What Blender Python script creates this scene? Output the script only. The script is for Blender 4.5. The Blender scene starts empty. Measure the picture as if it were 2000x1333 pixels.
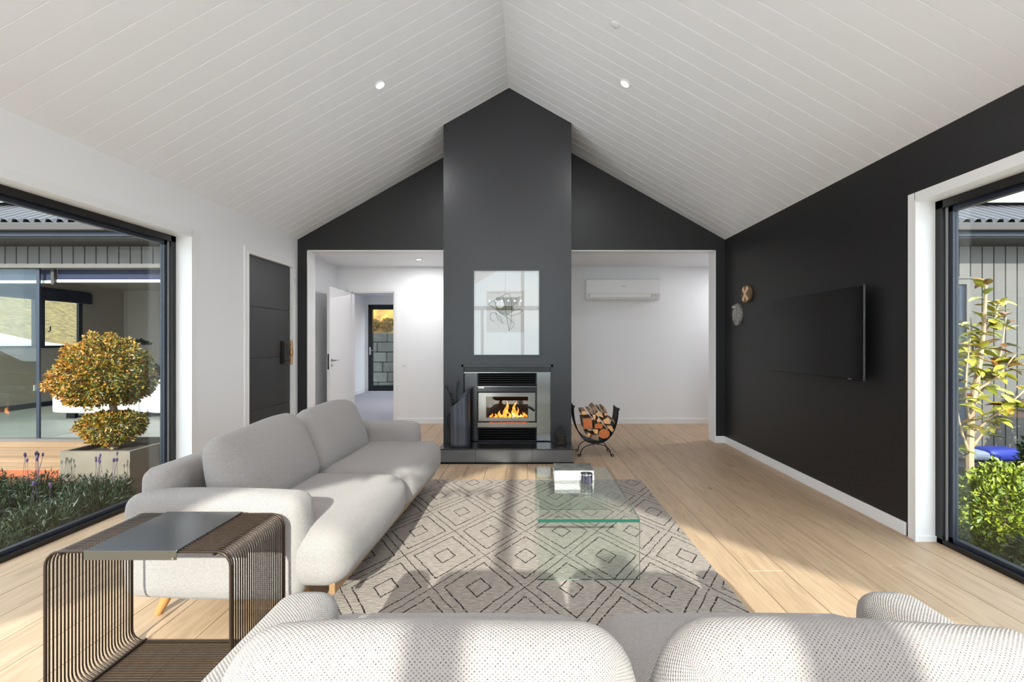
import bpy, bmesh, math, random
from mathutils import Vector, Matrix
random.seed(7)
R = math.radians
C = bpy.context.scene.collection
SC = bpy.context.scene

# ------------------------------------------------------------------ camera, sky, sun, exposure
cam_d = bpy.data.cameras.new('camera'); cam = bpy.data.objects.new('camera', cam_d); C.objects.link(cam)
cam.location = (0, 0, 1.25); cam.rotation_euler = (R(90), 0, 0)
cam_d.sensor_width = 36; cam_d.lens = 16.0; cam_d.shift_x = -0.015; cam_d.shift_y = 0.001
cam_d.clip_start = 0.02; cam_d.clip_end = 300
SC.camera = cam
SC.view_settings.view_transform = 'Standard'; SC.view_settings.look = 'None'
SC.view_settings.gamma = 1; SC.view_settings.use_curve_mapping = False
SC.view_settings.exposure = 0.58
SC.cycles.use_denoising = True
SC.cycles.max_bounces = 10; SC.cycles.diffuse_bounces = 5; SC.cycles.glossy_bounces = 4
SC.cycles.transparent_max_bounces = 24
SC.cycles.sample_clamp_indirect = 6
SKY_STRENGTH = 3.3
SUN_STRENGTH = 6.3
LAMP = 0.32
PENDANT = 3.0

world = bpy.data.worlds.new('sky'); SC.world = world; world.use_nodes = True
wn = world.node_tree.nodes; wl = world.node_tree.links; wn.clear()
w_tc = wn.new('ShaderNodeTexCoord'); w_no = wn.new('ShaderNodeTexNoise'); w_no.inputs['Scale'].default_value = 3.0
w_no.inputs['Detail'].default_value = 5
w_mp = wn.new('ShaderNodeMapping'); w_mp.inputs['Scale'].default_value = (1, 1, 2.5)
w_cr = wn.new('ShaderNodeValToRGB')
w_cr.color_ramp.elements[0].position = .38; w_cr.color_ramp.elements[0].color = (.64, .79, 1.0, 1)
w_cr.color_ramp.elements[1].position = .62; w_cr.color_ramp.elements[1].color = (.95, .975, 1.0, 1)
w_bg = wn.new('ShaderNodeBackground'); w_bg.inputs['Strength'].default_value = SKY_STRENGTH
w_out = wn.new('ShaderNodeOutputWorld')
wl.new(w_tc.outputs['Generated'], w_mp.inputs['Vector']); wl.new(w_mp.outputs['Vector'], w_no.inputs['Vector'])
wl.new(w_no.outputs['Fac'], w_cr.inputs['Fac']); wl.new(w_cr.outputs['Color'], w_bg.inputs['Color'])
wl.new(w_bg.outputs['Background'], w_out.inputs['Surface'])

SUN_TAN = 0.455                                        # low sun shining along +Y from behind the camera
sun_d = bpy.data.lights.new('sun', 'SUN'); sun = bpy.data.objects.new('sun', sun_d); C.objects.link(sun)
sun.location = (0, -20, 12); sun.rotation_euler = (R(90) - math.atan(SUN_TAN), 0, 0)
sun_d.energy = SUN_STRENGTH; sun_d.angle = R(0.6); sun_d.color = (1, .96, .9)

# ------------------------------------------------------------------ materials
def lin(c):
    f = lambda v: (v/255)/12.92 if v/255 <= .04045 else ((v/255+.055)/1.055)**2.4
    return (f(c[0]), f(c[1]), f(c[2]), 1)
MATS = {}
def nodes(name):
    m = bpy.data.materials.new(name); m.use_nodes = True
    n = m.node_tree.nodes; return m, n, m.node_tree.links, n['Principled BSDF']
def pm(name, col, rough=.5, metal=0, var=0, scale=8, stretch=(1, 1, 1), bump=0, bscale=None, spec=.5, obj_rand=0, coat=0, detail=4):
    m, n, l, b = nodes(name)
    c = lin(col); b.inputs['Base Color'].default_value = c
    b.inputs['Roughness'].default_value = rough; b.inputs['Metallic'].default_value = metal
    b.inputs['Specular IOR Level'].default_value = spec
    if coat: b.inputs['Coat Weight'].default_value = coat; b.inputs['Coat Roughness'].default_value = .08
    tc = n.new('ShaderNodeTexCoord'); mp = n.new('ShaderNodeMapping'); mp.inputs['Scale'].default_value = stretch
    l.new(tc.outputs['Object'], mp.inputs['Vector'])
    if var or obj_rand:
        no = n.new('ShaderNodeTexNoise'); no.inputs['Scale'].default_value = scale; no.inputs['Detail'].default_value = detail
        l.new(mp.outputs['Vector'], no.inputs['Vector'])
        mr = n.new('ShaderNodeMapRange'); mr.inputs['From Min'].default_value = .3; mr.inputs['From Max'].default_value = .7
        mr.inputs['To Min'].default_value = 1-var; mr.inputs['To Max'].default_value = 1+var
        l.new(no.outputs['Fac'], mr.inputs['Value'])
        val = mr.outputs['Result']
        if obj_rand:
            oi = n.new('ShaderNodeObjectInfo'); m2 = n.new('ShaderNodeMapRange')
            m2.inputs['To Min'].default_value = 1-obj_rand; m2.inputs['To Max'].default_value = 1+obj_rand
            l.new(oi.outputs['Random'], m2.inputs['Value'])
            mu = n.new('ShaderNodeMath'); mu.operation = 'MULTIPLY'
            l.new(val, mu.inputs[0]); l.new(m2.outputs['Result'], mu.inputs[1]); val = mu.outputs[0]
        hs = n.new('ShaderNodeHueSaturation'); hs.inputs['Color'].default_value = c
        l.new(val, hs.inputs['Value']); l.new(hs.outputs['Color'], b.inputs['Base Color'])
    if bump:
        n2 = n.new('ShaderNodeTexNoise'); n2.inputs['Scale'].default_value = bscale or scale*6; n2.inputs['Detail'].default_value = 3
        l.new(mp.outputs['Vector'], n2.inputs['Vector'])
        bp = n.new('ShaderNodeBump'); bp.inputs['Strength'].default_value = bump; bp.inputs['Distance'].default_value = .01
        l.new(n2.outputs['Fac'], bp.inputs['Height']); l.new(bp.outputs['Normal'], b.inputs['Normal'])
    MATS[name] = m; return m
def emis(name, col, s):
    m, n, l, b = nodes(name)
    b.inputs['Base Color'].default_value = lin(col); b.inputs['Emission Color'].default_value = lin(col); b.inputs['Emission Strength'].default_value = s
    MATS[name] = m; return m
def thin_glass(name, tint=(255, 255, 255), rough=0.0, base=.0):
    m = bpy.data.materials.new(name); m.use_nodes = True; n = m.node_tree.nodes; l = m.node_tree.links; n.clear()
    t = n.new('ShaderNodeBsdfTransparent'); t.inputs['Color'].default_value = lin(tint)
    g = n.new('ShaderNodeBsdfGlossy'); g.inputs['Roughness'].default_value = rough
    lw = n.new('ShaderNodeLayerWeight'); lw.inputs['Blend'].default_value = .5      # Schlick reflectance of a pane
    pw5 = n.new('ShaderNodeMath'); pw5.operation = 'POWER'; pw5.inputs[1].default_value = 5; l.new(lw.outputs['Facing'], pw5.inputs[0])
    fr = n.new('ShaderNodeMath'); fr.operation = 'MULTIPLY_ADD'; fr.inputs[1].default_value = .96; fr.inputs[2].default_value = .04; l.new(pw5.outputs[0], fr.inputs[0])
    mx = n.new('ShaderNodeMixShader'); o = n.new('ShaderNodeOutputMaterial')
    l.new(fr.outputs[0], mx.inputs['Fac']); l.new(t.outputs[0], mx.inputs[1]); l.new(g.outputs[0], mx.inputs[2]); l.new(mx.outputs[0], o.inputs['Surface'])
    MATS[name] = m; return m

pm('white_wall', (238, 238, 240), .7, bump=.02, bscale=120)
pm('ceiling_white', (243, 245, 250), .42)
pm('trim_white', (236, 235, 235), .4)
pm('black_wall', (31, 30, 31), .42, bump=.01, bscale=150)
pm('chimney_grey', (40, 40, 43), .36)
pm('black_alu', (18, 19, 22), .35)
pm('navy_alu', (34, 40, 54), .35)
pm('gasket', (150, 150, 150), .4)
pm('door_black', (40, 39, 40), .42)
pm('brass', (190, 140, 80), .3, .9)
pm('chrome', (190, 190, 190), .2, 1)
pm('tile_grey', (92, 90, 90), .28, var=.12, scale=6)
pm('hearth_black', (38, 37, 38), .25)
pm('steel', (150, 150, 148), .2, 1, var=.1, scale=3)
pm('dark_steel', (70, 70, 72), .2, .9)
pm('stove_black', (22, 22, 23), .4)
pm('soot', (26, 18, 14), .9)
pm('ember', (60, 22, 10), .9)
pm('picture_frame', (58, 58, 60), .4)
pm('paper_white', (206, 206, 205), .6)
pm('paper_beige', (188, 184, 179), .6)
pm('olive_print', (112, 109, 92), .6)
pm('grey_print', (178, 176, 168), .6)
pm('ink', (22, 22, 22), .6)
pm('tv_black', (10, 10, 11), .25)
pm('tv_screen', (4, 4, 5), .12)
pm('plastic_white', (238, 238, 238), .35)
pm('plastic_grey', (205, 205, 206), .4)
pm('iron', (24, 23, 23), .45, .6)
pm('scuttle', (78, 80, 88), .38, .5)
pm('scuttle_in', (20, 20, 22), .6)
pm('log_bark', (146, 116, 90), .9, var=.25, scale=20, bump=.4, bscale=60)
pm('log_end', (214, 160, 106), .8, var=.18, scale=30, obj_rand=.15)
pm('log_end_red', (190, 104, 52), .8, var=.2, scale=30)
pm('oak_leg', (178, 128, 74), .45, var=.12, scale=12, stretch=(1, 1, .2))
pm('oak_rail', (142, 110, 76), .5, var=.15, scale=12, stretch=(.2, 1, 1))
pm('wire_bronze', (64, 52, 44), .35, .7)
pm('tray_grey', (92, 92, 95), .2, .7)
pm('tray_edge', (88, 84, 76), .4, .5)
pm('glass_edge', (34, 84, 70), .1, coat=1)
pm('book_pages', (240, 239, 236), .7)
pm('book_cover_dark', (84, 84, 80), .35, var=.6, scale=22)
pm('book_white', (240, 240, 240), .4)
pm('jar_dark', (46, 44, 58), .12, coat=1, var=.5, scale=30)
pm('wax', (70, 62, 58), .5)
pm('carpet', (150, 150, 158), .95, var=.08, scale=60)
pm('cladding', (92, 88, 84), .6, var=.12, scale=3, stretch=(1, 1, .3), obj_rand=.08)
pm('fascia', (54, 49, 46), .55)
pm('roof_metal', (66, 63, 66), .6)
pm('solar_blue', (34, 52, 110), .15, coat=1)
pm('solar_rim', (200, 202, 205), .4)
pm('deck_wood', (150, 116, 84), .6, var=.2, scale=5, stretch=(.15, 2, 2), obj_rand=.18)
pm('deck_face', (150, 76, 42), .6, var=.2, scale=5, stretch=(.2, 1, 2))
pm('concrete', (108, 98, 85), .8, var=.12, scale=4, bump=.1)
pm('soil', (52, 44, 38), 1, var=.3, scale=10)
pm('bark', (128, 104, 84), .85, var=.25, scale=20, stretch=(1, 1, .4))
pm('bark_pale', (170, 146, 118), .85, var=.2, scale=20, stretch=(1, 1, .4))
pm('wing_wall', (168, 158, 150), .8)
pm('wing_floor', (128, 128, 124), .5, var=.1, scale=2)
pm('wing_sofa', (205, 202, 198), .9, var=.06, scale=20)
pm('navy_fabric', (26, 32, 56), .8)
pm('canvas_white', (200, 200, 205), .8)
pm('hill_grass', (112, 92, 52), .95, var=.6, scale=7, bump=1, bscale=12, detail=8)
pm('stone', (78, 78, 74), .85, var=.25, scale=6, bump=.3, obj_rand=.2)
pm('plant_dark', (26, 48, 36), .6)
pm('ornament_wood', (176, 140, 104), .5, var=.2, scale=25)
pm('ornament_tan', (120, 92, 66), .6, var=.2, scale=25)
pm('ornament_silver', (168, 166, 162), .35, .6, var=.35, scale=30, bump=.5)
pm('ground_soil', (66, 62, 50), .95, var=.3, scale=3)
pm('tarp_blue', (30, 44, 130), .5)
pm('tarp_white', (170, 174, 190), .5)
emis('lamp_glow', (255, 250, 242), 5)
emis('globe_glow', (255, 250, 242), 1.6)
emis('badge_white', (240, 240, 240), .0)
thin_glass('window_glass', (246, 250, 248))
thin_glass('table_glass', (250, 254, 252))
thin_glass('print_glass', (253, 253, 253))
thin_glass('stove_glass', (235, 225, 215))

def tex_floor():
    m, n, l, b = nodes('oak_floor')
    g = n.new('ShaderNodeNewGeometry'); oi = n.new('ShaderNodeObjectInfo')
    mu = n.new('ShaderNodeVectorMath'); mu.operation = 'MULTIPLY'; mu.inputs[1].default_value = (9, .9, 1)
    ad = n.new('ShaderNodeVectorMath'); ad.operation = 'ADD'
    cb = n.new('ShaderNodeCombineXYZ'); sc = n.new('ShaderNodeMath'); sc.operation = 'MULTIPLY'; sc.inputs[1].default_value = 57
    l.new(oi.outputs['Random'], sc.inputs[0]); l.new(sc.outputs[0], cb.inputs['X']); l.new(sc.outputs[0], cb.inputs['Z'])
    l.new(g.outputs['Position'], mu.inputs[0]); l.new(mu.outputs[0], ad.inputs[0]); l.new(cb.outputs[0], ad.inputs[1])
    no = n.new('ShaderNodeTexNoise'); no.inputs['Scale'].default_value = 3.2; no.inputs['Detail'].default_value = 7; no.inputs['Distortion'].default_value = .9
    l.new(ad.outputs[0], no.inputs['Vector'])
    cr = n.new('ShaderNodeValToRGB'); e = cr.color_ramp.elements
    e[0].position = .28; e[0].color = lin((170, 142, 114)); e[1].position = .72; e[1].color = lin((197, 169, 140))
    k = cr.color_ramp.elements.new(.5); k.color = lin((186, 158, 129))
    l.new(no.outputs['Fac'], cr.inputs['Fac'])
    # knots
    vo = n.new('ShaderNodeTexVoronoi'); vo.inputs['Scale'].default_value = 1.0
    mk2 = n.new('ShaderNodeVectorMath'); mk2.operation = 'MULTIPLY'; mk2.inputs[1].default_value = (.33, 1.6, 1)
    l.new(ad.outputs[0], mk2.inputs[0]); l.new(mk2.outputs[0], vo.inputs['Vector'])
    kr = n.new('ShaderNodeMapRange'); kr.inputs['From Min'].default_value = .02; kr.inputs['From Max'].default_value = .07; kr.inputs['To Min'].default_value = .45; kr.inputs['To Max'].default_value = 1
    l.new(vo.outputs['Distance'], kr.inputs['Value'])
    m2 = n.new('ShaderNodeMapRange'); m2.inputs['To Min'].default_value = .93; m2.inputs['To Max'].default_value = 1.05
    l.new(oi.outputs['Random'], m2.inputs['Value'])
    mm = n.new('ShaderNodeMath'); mm.operation = 'MULTIPLY'; l.new(kr.outputs['Result'], mm.inputs[0]); l.new(m2.outputs['Result'], mm.inputs[1])
    hs = n.new('ShaderNodeHueSaturation'); l.new(cr.outputs['Color'], hs.inputs['Color']); l.new(mm.outputs[0], hs.inputs['Value'])
    l.new(hs.outputs['Color'], b.inputs['Base Color'])
    b.inputs['Roughness'].default_value = .42; b.inputs['Specular IOR Level'].default_value = .4
    MATS['oak_floor'] = m
tex_floor()

def tex_fabric(name, light, dark, cell):
    m, n, l, b = nodes(name)
    uv = n.new('ShaderNodeUVMap')
    no = n.new('ShaderNodeTexNoise'); no.inputs['Scale'].default_value = 1/(cell*2.0); no.inputs['Detail'].default_value = 3
    l.new(uv.outputs['UV'], no.inputs['Vector'])
    mu = n.new('ShaderNodeVectorMath'); mu.operation = 'SCALE'; mu.inputs['Scale'].default_value = math.pi/cell
    l.new(uv.outputs['UV'], mu.inputs[0])
    wob = n.new('ShaderNodeVectorMath'); wob.operation = 'SCALE'; wob.inputs['Scale'].default_value = 1.1
    l.new(no.outputs['Color'], wob.inputs[0])
    ad = n.new('ShaderNodeVectorMath'); ad.operation = 'ADD'; l.new(mu.outputs[0], ad.inputs[0]); l.new(wob.outputs[0], ad.inputs[1])
    sp = n.new('ShaderNodeSeparateXYZ'); l.new(ad.outputs[0], sp.inputs[0])
    s1 = n.new('ShaderNodeMath'); s1.operation = 'SINE'; s2 = n.new('ShaderNodeMath'); s2.operation = 'SINE'
    l.new(sp.outputs['X'], s1.inputs[0]); l.new(sp.outputs['Y'], s2.inputs[0])
    p = n.new('ShaderNodeMath'); p.operation = 'MULTIPLY'; l.new(s1.outputs[0], p.inputs[0]); l.new(s2.outputs[0], p.inputs[1])
    cr = n.new('ShaderNodeMapRange'); cr.inputs['From Min'].default_value = -.15; cr.inputs['From Max'].default_value = -.85
    l.new(p.outputs[0], cr.inputs['Value'])
    big = n.new('ShaderNodeTexNoise'); big.inputs['Scale'].default_value = 90; big.inputs['Detail'].default_value = 4
    l.new(uv.outputs['UV'], big.inputs['Vector'])
    f2 = n.new('ShaderNodeMath'); f2.operation = 'MULTIPLY'; l.new(cr.outputs['Result'], f2.inputs[0])
    bm_ = n.new('ShaderNodeMapRange'); bm_.inputs['From Min'].default_value = .3; bm_.inputs['From Max'].default_value = .7; bm_.inputs['To Min'].default_value = .35; bm_.inputs['To Max'].default_value = 1
    l.new(big.outputs['Fac'], bm_.inputs['Value']); l.new(bm_.outputs['Result'], f2.inputs[1])
    mx = n.new('ShaderNodeMix'); mx.data_type = 'RGBA'; mx.inputs['A'].default_value = lin(light); mx.inputs['B'].default_value = lin(dark)
    l.new(f2.outputs[0], mx.inputs['Factor']); l.new(mx.outputs['Result'], b.inputs['Base Color'])
    bp = n.new('ShaderNodeBump'); bp.inputs['Strength'].default_value = .5; bp.inputs['Distance'].default_value = .002
    l.new(p.outputs[0], bp.inputs['Height']); l.new(bp.outputs['Normal'], b.inputs['Normal'])
    b.inputs['Roughness'].default_value = .95; b.inputs['Sheen Weight'].default_value = .15
    MATS[name] = m
tex_fabric('sofa_fabric', (162, 155, 152), (52, 47, 45), .0042)

def tex_rug(px, py, x0, y0):
    m, n, l, b = nodes('rug_wool')
    g = n.new('ShaderNodeNewGeometry')
    w = n.new('ShaderNodeTexNoise'); w.inputs['Scale'].default_value = 14; w.inputs['Detail'].default_value = 2
    l.new(g.outputs['Position'], w.inputs['Vector'])
    ws = n.new('ShaderNodeVectorMath'); ws.operation = 'SCALE'; ws.inputs['Scale'].default_value = .014; l.new(w.outputs['Color'], ws.inputs[0])
    a = n.new('ShaderNodeVectorMath'); a.operation = 'ADD'; l.new(g.outputs['Position'], a.inputs[0]); l.new(ws.outputs[0], a.inputs[1])
    sp = n.new('ShaderNodeSeparateXYZ'); l.new(a.outputs[0], sp.inputs[0])
    def M(op, x, y=None):
        k = n.new('ShaderNodeMath'); k.operation = op
        for i, v in enumerate((x, y)):
            if v is None: continue
            if isinstance(v, (int, float)): k.inputs[i].default_value = v
            else: l.new(v, k.inputs[i])
        return k.outputs[0]
    u = M('DIVIDE', M('SUBTRACT', sp.outputs['X'], x0), px); v = M('DIVIDE', M('SUBTRACT', sp.outputs['Y'], y0), py)
    def cell(uu, vv):
        du = M('ABSOLUTE', M('SUBTRACT', M('FRACT', M('ADD', uu, 100.5)), .5)); dv = M('ABSOLUTE', M('SUBTRACT', M('FRACT', M('ADD', vv, 100.5)), .5))
        return M('ADD', du, dv)
    d = M('MINIMUM', cell(u, v), cell(M('ADD', u, .5), M('ADD', v, .5)))     # distance to nearest diamond centre, 0..0.5
    lines = None
    for rad, wd in ((.5, .0075), (.375, .010), (.13, .010)):
        k = M('LESS_THAN', M('ABSOLUTE', M('SUBTRACT', d, rad)), wd)
        lines = k if lines is None else M('MAXIMUM', lines, k)
    # knotted, broken line edge
    kn = n.new('ShaderNodeTexNoise'); kn.inputs['Scale'].default_value = 120; kn.inputs['Detail'].default_value = 1; l.new(g.outputs['Position'], kn.inputs['Vector'])
    lines = M('MULTIPLY', lines, M('GREATER_THAN', kn.outputs['Fac'], .40))
    mp = n.new('ShaderNodeMapping'); mp.inputs['Scale'].default_value = (25, 150, 1); l.new(g.outputs['Position'], mp.inputs['Vector'])
    fn = n.new('ShaderNodeTexNoise'); fn.inputs['Scale'].default_value = 1.0; fn.inputs['Detail'].default_value = 3; l.new(mp.outputs['Vector'], fn.inputs['Vector'])
    cr = n.new('ShaderNodeValToRGB'); e = cr.color_ramp.elements
    e[0].position = .25; e[0].color = lin((124, 114, 107)); e[1].position = .75; e[1].color = lin((182, 171, 162))
    l.new(fn.outputs['Fac'], cr.inputs['Fac'])
    mx = n.new('ShaderNodeMix'); mx.data_type = 'RGBA'; l.new(cr.outputs['Color'], mx.inputs['A']); mx.inputs['B'].default_value = lin((44, 38, 36))
    l.new(lines, mx.inputs['Factor']); l.new(mx.outputs['Result'], b.inputs['Base Color'])
    bp = n.new('ShaderNodeBump'); bp.inputs['Strength'].default_value = .6; bp.inputs['Distance'].default_value = .006
    l.new(fn.outputs['Fac'], bp.inputs['Height']); l.new(bp.outputs['Normal'], b.inputs['Normal'])
    b.inputs['Roughness'].default_value = .95; b.inputs['Specular IOR Level'].default_value = .1
    MATS['rug_wool'] = m
tex_rug(.467, .684, -.238, 2.303)

def tex_leaf(name, stops, trans=.25, rough=.45, axis_mix=None):
    """leaf colour picked per leaf; stops = list of (position, colour)"""
    m, n, l, b = nodes(name)
    g = n.new('ShaderNodeNewGeometry'); cr = n.new('ShaderNodeValToRGB')
    while len(cr.color_ramp.elements) < len(stops): cr.color_ramp.elements.new(.5)
    for e, (p, c) in zip(cr.color_ramp.elements, stops): e.position = p; e.color = lin(c)
    if axis_mix:
        tc = n.new('ShaderNodeTexCoord'); sp = n.new('ShaderNodeSeparateXYZ'); l.new(tc.outputs['Object'], sp.inputs[0])
        mr = n.new('ShaderNodeMapRange'); mr.inputs['From Min'].default_value = -axis_mix; mr.inputs['From Max'].default_value = axis_mix
        l.new(sp.outputs['X'], mr.inputs['Value'])
        a = n.new('ShaderNodeMath'); a.operation = 'MULTIPLY_ADD'; a.inputs[1].default_value = .55; l.new(g.outputs['Random Per Island'], a.inputs[0])
        b2 = n.new('ShaderNodeMath'); b2.operation = 'MULTIPLY'; b2.inputs[1].default_value = .45; l.new(mr.outputs['Result'], b2.inputs[0])
        l.new(b2.outputs[0], a.inputs[2]); l.new(a.outputs[0], cr.inputs['Fac'])
    else:
        oi = n.new('ShaderNodeObjectInfo'); a = n.new('ShaderNodeMath'); a.operation = 'ADD'; fr = n.new('ShaderNodeMath'); fr.operation = 'FRACT'
        l.new(oi.outputs['Random'], a.inputs[0]); l.new(g.outputs['Random Per Island'], a.inputs[1]); l.new(a.outputs[0], fr.inputs[0]); l.new(fr.outputs[0], cr.inputs['Fac'])
    l.new(cr.outputs['Color'], b.inputs['Base Color']); b.inputs['Roughness'].default_value = rough
    MATS[name] = m
tex_leaf('topiary_leaf', [(0, (124, 62, 20)), (.25, (164, 98, 24)), (.5, (138, 110, 30)), (.75, (74, 82, 28)), (1, (40, 52, 22))], axis_mix=.5)
tex_leaf('magnolia_leaf', [(0, (140, 80, 40)), (.3, (140, 134, 48)), (.65, (176, 168, 66)), (1, (100, 116, 44))], rough=.3)
tex_leaf('hedge_leaf', [(0, (74, 96, 24)), (.5, (124, 138, 34)), (1, (160, 166, 52))])
tex_leaf('lavender_leaf', [(0, (20, 30, 19)), (.5, (30, 46, 25)), (1, (46, 60, 33))])
tex_leaf('lavender_flower', [(0, (48, 38, 66)), (1, (74, 56, 92))])
tex_leaf('bush_leaf', [(0, (30, 44, 22)), (.6, (56, 72, 30)), (1, (80, 92, 38))])
def fire_mat(name, c1, c2, s):
    m, n, l, b = nodes(name)
    tc = n.new('ShaderNodeTexCoord'); no = n.new('ShaderNodeTexNoise'); no.inputs['Scale'].default_value = 26; l.new(tc.outputs['Object'], no.inputs['Vector'])
    cr = n.new('ShaderNodeValToRGB'); cr.color_ramp.elements[0].position = .35; cr.color_ramp.elements[0].color = lin(c1); cr.color_ramp.elements[1].position = .65; cr.color_ramp.elements[1].color = lin(c2)
    l.new(no.outputs['Fac'], cr.inputs['Fac']); l.new(cr.outputs['Color'], b.inputs['Emission Color']); b.inputs['Emission Strength'].default_value = s
    b.inputs['Base Color'].default_value = (.02, .01, .01, 1); b.inputs['Roughness'].default_value = .9; MATS[name] = m
fire_mat('flame', (255, 120, 20), (255, 196, 90), 2.2)
fire_mat('flame_core', (255, 190, 80), (255, 240, 190), 3.5)
fire_mat('ember_glow', (50, 10, 4), (255, 90, 20), 1.0)

# ------------------------------------------------------------------ helpers
LOCAL = set()
def org(o):
    while o.parent: o = o.parent
    return Vector((0, 0, 0)) if o.name in LOCAL else o.location
def tag(o, label=None, cat=None, group=None, kind=None):
    if label: o['label'] = label
    if cat: o['category'] = cat
    if group: o['group'] = group
    if kind: o['kind'] = kind
    return o
def thing(name, label, cat, loc=(0, 0, 0), rz=0, group=None, local=False):
    o = bpy.data.objects.new(name, None); C.objects.link(o); o.location = loc; o.rotation_euler = (0, 0, rz); o.empty_display_size = .05
    if local: LOCAL.add(o.name)
    return tag(o, label, cat, group)
class MB:
    def __init__(s): s.v = []; s.f = []; s.mi = []; s.uv = []
    def add(s, vs, fs, mi=0, uvs=None):
        b = len(s.v); s.v += [tuple(v) for v in vs]
        for i, f in enumerate(fs):
            s.f.append(tuple(b+k for k in f)); s.mi.append(mi); s.uv.append(uvs[i] if uvs else None)
        return s
    def box(s, x0, x1, y0, y1, z0, z1, mi=0):
        x0, x1 = sorted((x0, x1)); y0, y1 = sorted((y0, y1)); z0, z1 = sorted((z0, z1))
        return s.add([(x0, y0, z0), (x1, y0, z0), (x1, y1, z0), (x0, y1, z0), (x0, y0, z1), (x1, y0, z1), (x1, y1, z1), (x0, y1, z1)],
                     [(0, 3, 2, 1), (4, 5, 6, 7), (0, 1, 5, 4), (1, 2, 6, 5), (2, 3, 7, 6), (3, 0, 4, 7)], mi)
    def prism(s, poly, a, b, axis='y', mi=0, cap=None):
        n = len(poly)
        def P(p, t): return {'y': (p[0], t, p[1]), 'x': (t, p[0], p[1]), 'z': (p[0], p[1], t)}[axis]
        vs = [P(p, a) for p in poly]+[P(p, b) for p in poly]
        s.add(vs, [(i, (i+1) % n, n+(i+1) % n, n+i) for i in range(n)], mi)
        k = len(s.v)-2*n
        for f in (tuple(range(n))[::-1], tuple(range(n, 2*n))):
            s.f.append(tuple(k+i for i in f)); s.mi.append(mi if cap is None else cap); s.uv.append(None)
        return s
    def tube(s, path, r, seg=8, closed=False, mi=0):
        path = [Vector(p) for p in path]; n = len(path); rings = []
        rr = r if isinstance(r, (list, tuple)) else [r]*n
        up = None
        for i in range(n):
            if closed: t = path[(i+1) % n]-path[i-1]
            else: t = path[min(i+1, n-1)]-path[max(i-1, 0)]
            t.normalize()
            if up is None:
                up = Vector((0, 0, 1)) if abs(t.z) < .9 else Vector((1, 0, 0))
            a = (up-t*up.dot(t)).normalized(); b = t.cross(a); up = a
            rings.append([path[i]+(a*math.cos(2*math.pi*k/seg)+b*math.sin(2*math.pi*k/seg))*rr[i] for k in range(seg)])
        vs = [p for q in rings for p in q]; fs = []
        for i in range(n if closed else n-1):
            j = (i+1) % n
            fs += [(i*seg+k, i*seg+(k+1) % seg, j*seg+(k+1) % seg, j*seg+k) for k in range(seg)]
        if not closed: fs += [tuple(range(seg))[::-1], tuple((n-1)*seg+k for k in range(seg))]
        return s.add(vs, fs, mi)
    def lathe(s, prof, c=(0, 0, 0), seg=24, mi=0, sx=1, sy=1, caps=True):
        n = len(prof); vs = [(c[0]+r*sx*math.cos(2*math.pi*k/seg), c[1]+r*sy*math.sin(2*math.pi*k/seg), c[2]+z) for r, z in prof for k in range(seg)]
        fs = [(i*seg+k, i*seg+(k+1) % seg, (i+1)*seg+(k+1) % seg, (i+1)*seg+k) for i in range(n-1) for k in range(seg)]
        if caps: fs += [tuple(range(seg))[::-1], tuple((n-1)*seg+k for k in range(seg))]
        return s.add(vs, fs, mi)
    def mesh(s, name, off=Vector((0, 0, 0)), smooth=False):
        me = bpy.data.meshes.new(name); me.from_pydata([tuple(Vector(v)-off) for v in s.v], [], s.f)
        if any(s.mi): me.polygons.foreach_set('material_index', s.mi)
        if any(u is not None for u in s.uv):
            ul = me.uv_layers.new(name='UVMap')
            for p, u in zip(me.polygons, s.uv):
                if u:
                    for li, q in zip(p.loop_indices, u): ul.data[li].uv = q
        me.update()
        if smooth: me.polygons.foreach_set('use_smooth', [True]*len(me.polygons))
        return me
    def build(s, name, mat, parent=None, smooth=False, bevel=0, bseg=2, loc=None):
        off = org(parent) if parent else Vector(loc or (0, 0, 0))
        me = s.mesh(name, off, smooth)
        bm = bmesh.new(); bm.from_mesh(me)
        bmesh.ops.recalc_face_normals(bm, faces=bm.faces)
        if bevel:
            bmesh.ops.bevel(bm, geom=[e for e in bm.edges if len(e.link_faces) == 2 and e.calc_face_angle(0) > .5], offset=bevel, segments=bseg, affect='EDGES', profile=.5)
        bm.to_mesh(me); bm.free()
        if smooth: me.set_sharp_from_angle(angle=R(40))
        return link(name, me, mat, parent, loc)
def link(name, me, mat, parent=None, loc=None):
    for k in (mat if isinstance(mat, (list, tuple)) else [mat]):
        if me.materials.find(k) < 0: me.materials.append(MATS[k])
    o = bpy.data.objects.new(name, me); C.objects.link(o)
    if parent: o.parent = parent
    elif loc: o.location = loc
    return o
def box(name, mat, parent, *a, bevel=0, smooth=False): return MB().box(*a).build(name, mat, parent, bevel=bevel, smooth=smooth)
def struct(o): o['kind'] = 'structure'; return o
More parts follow.
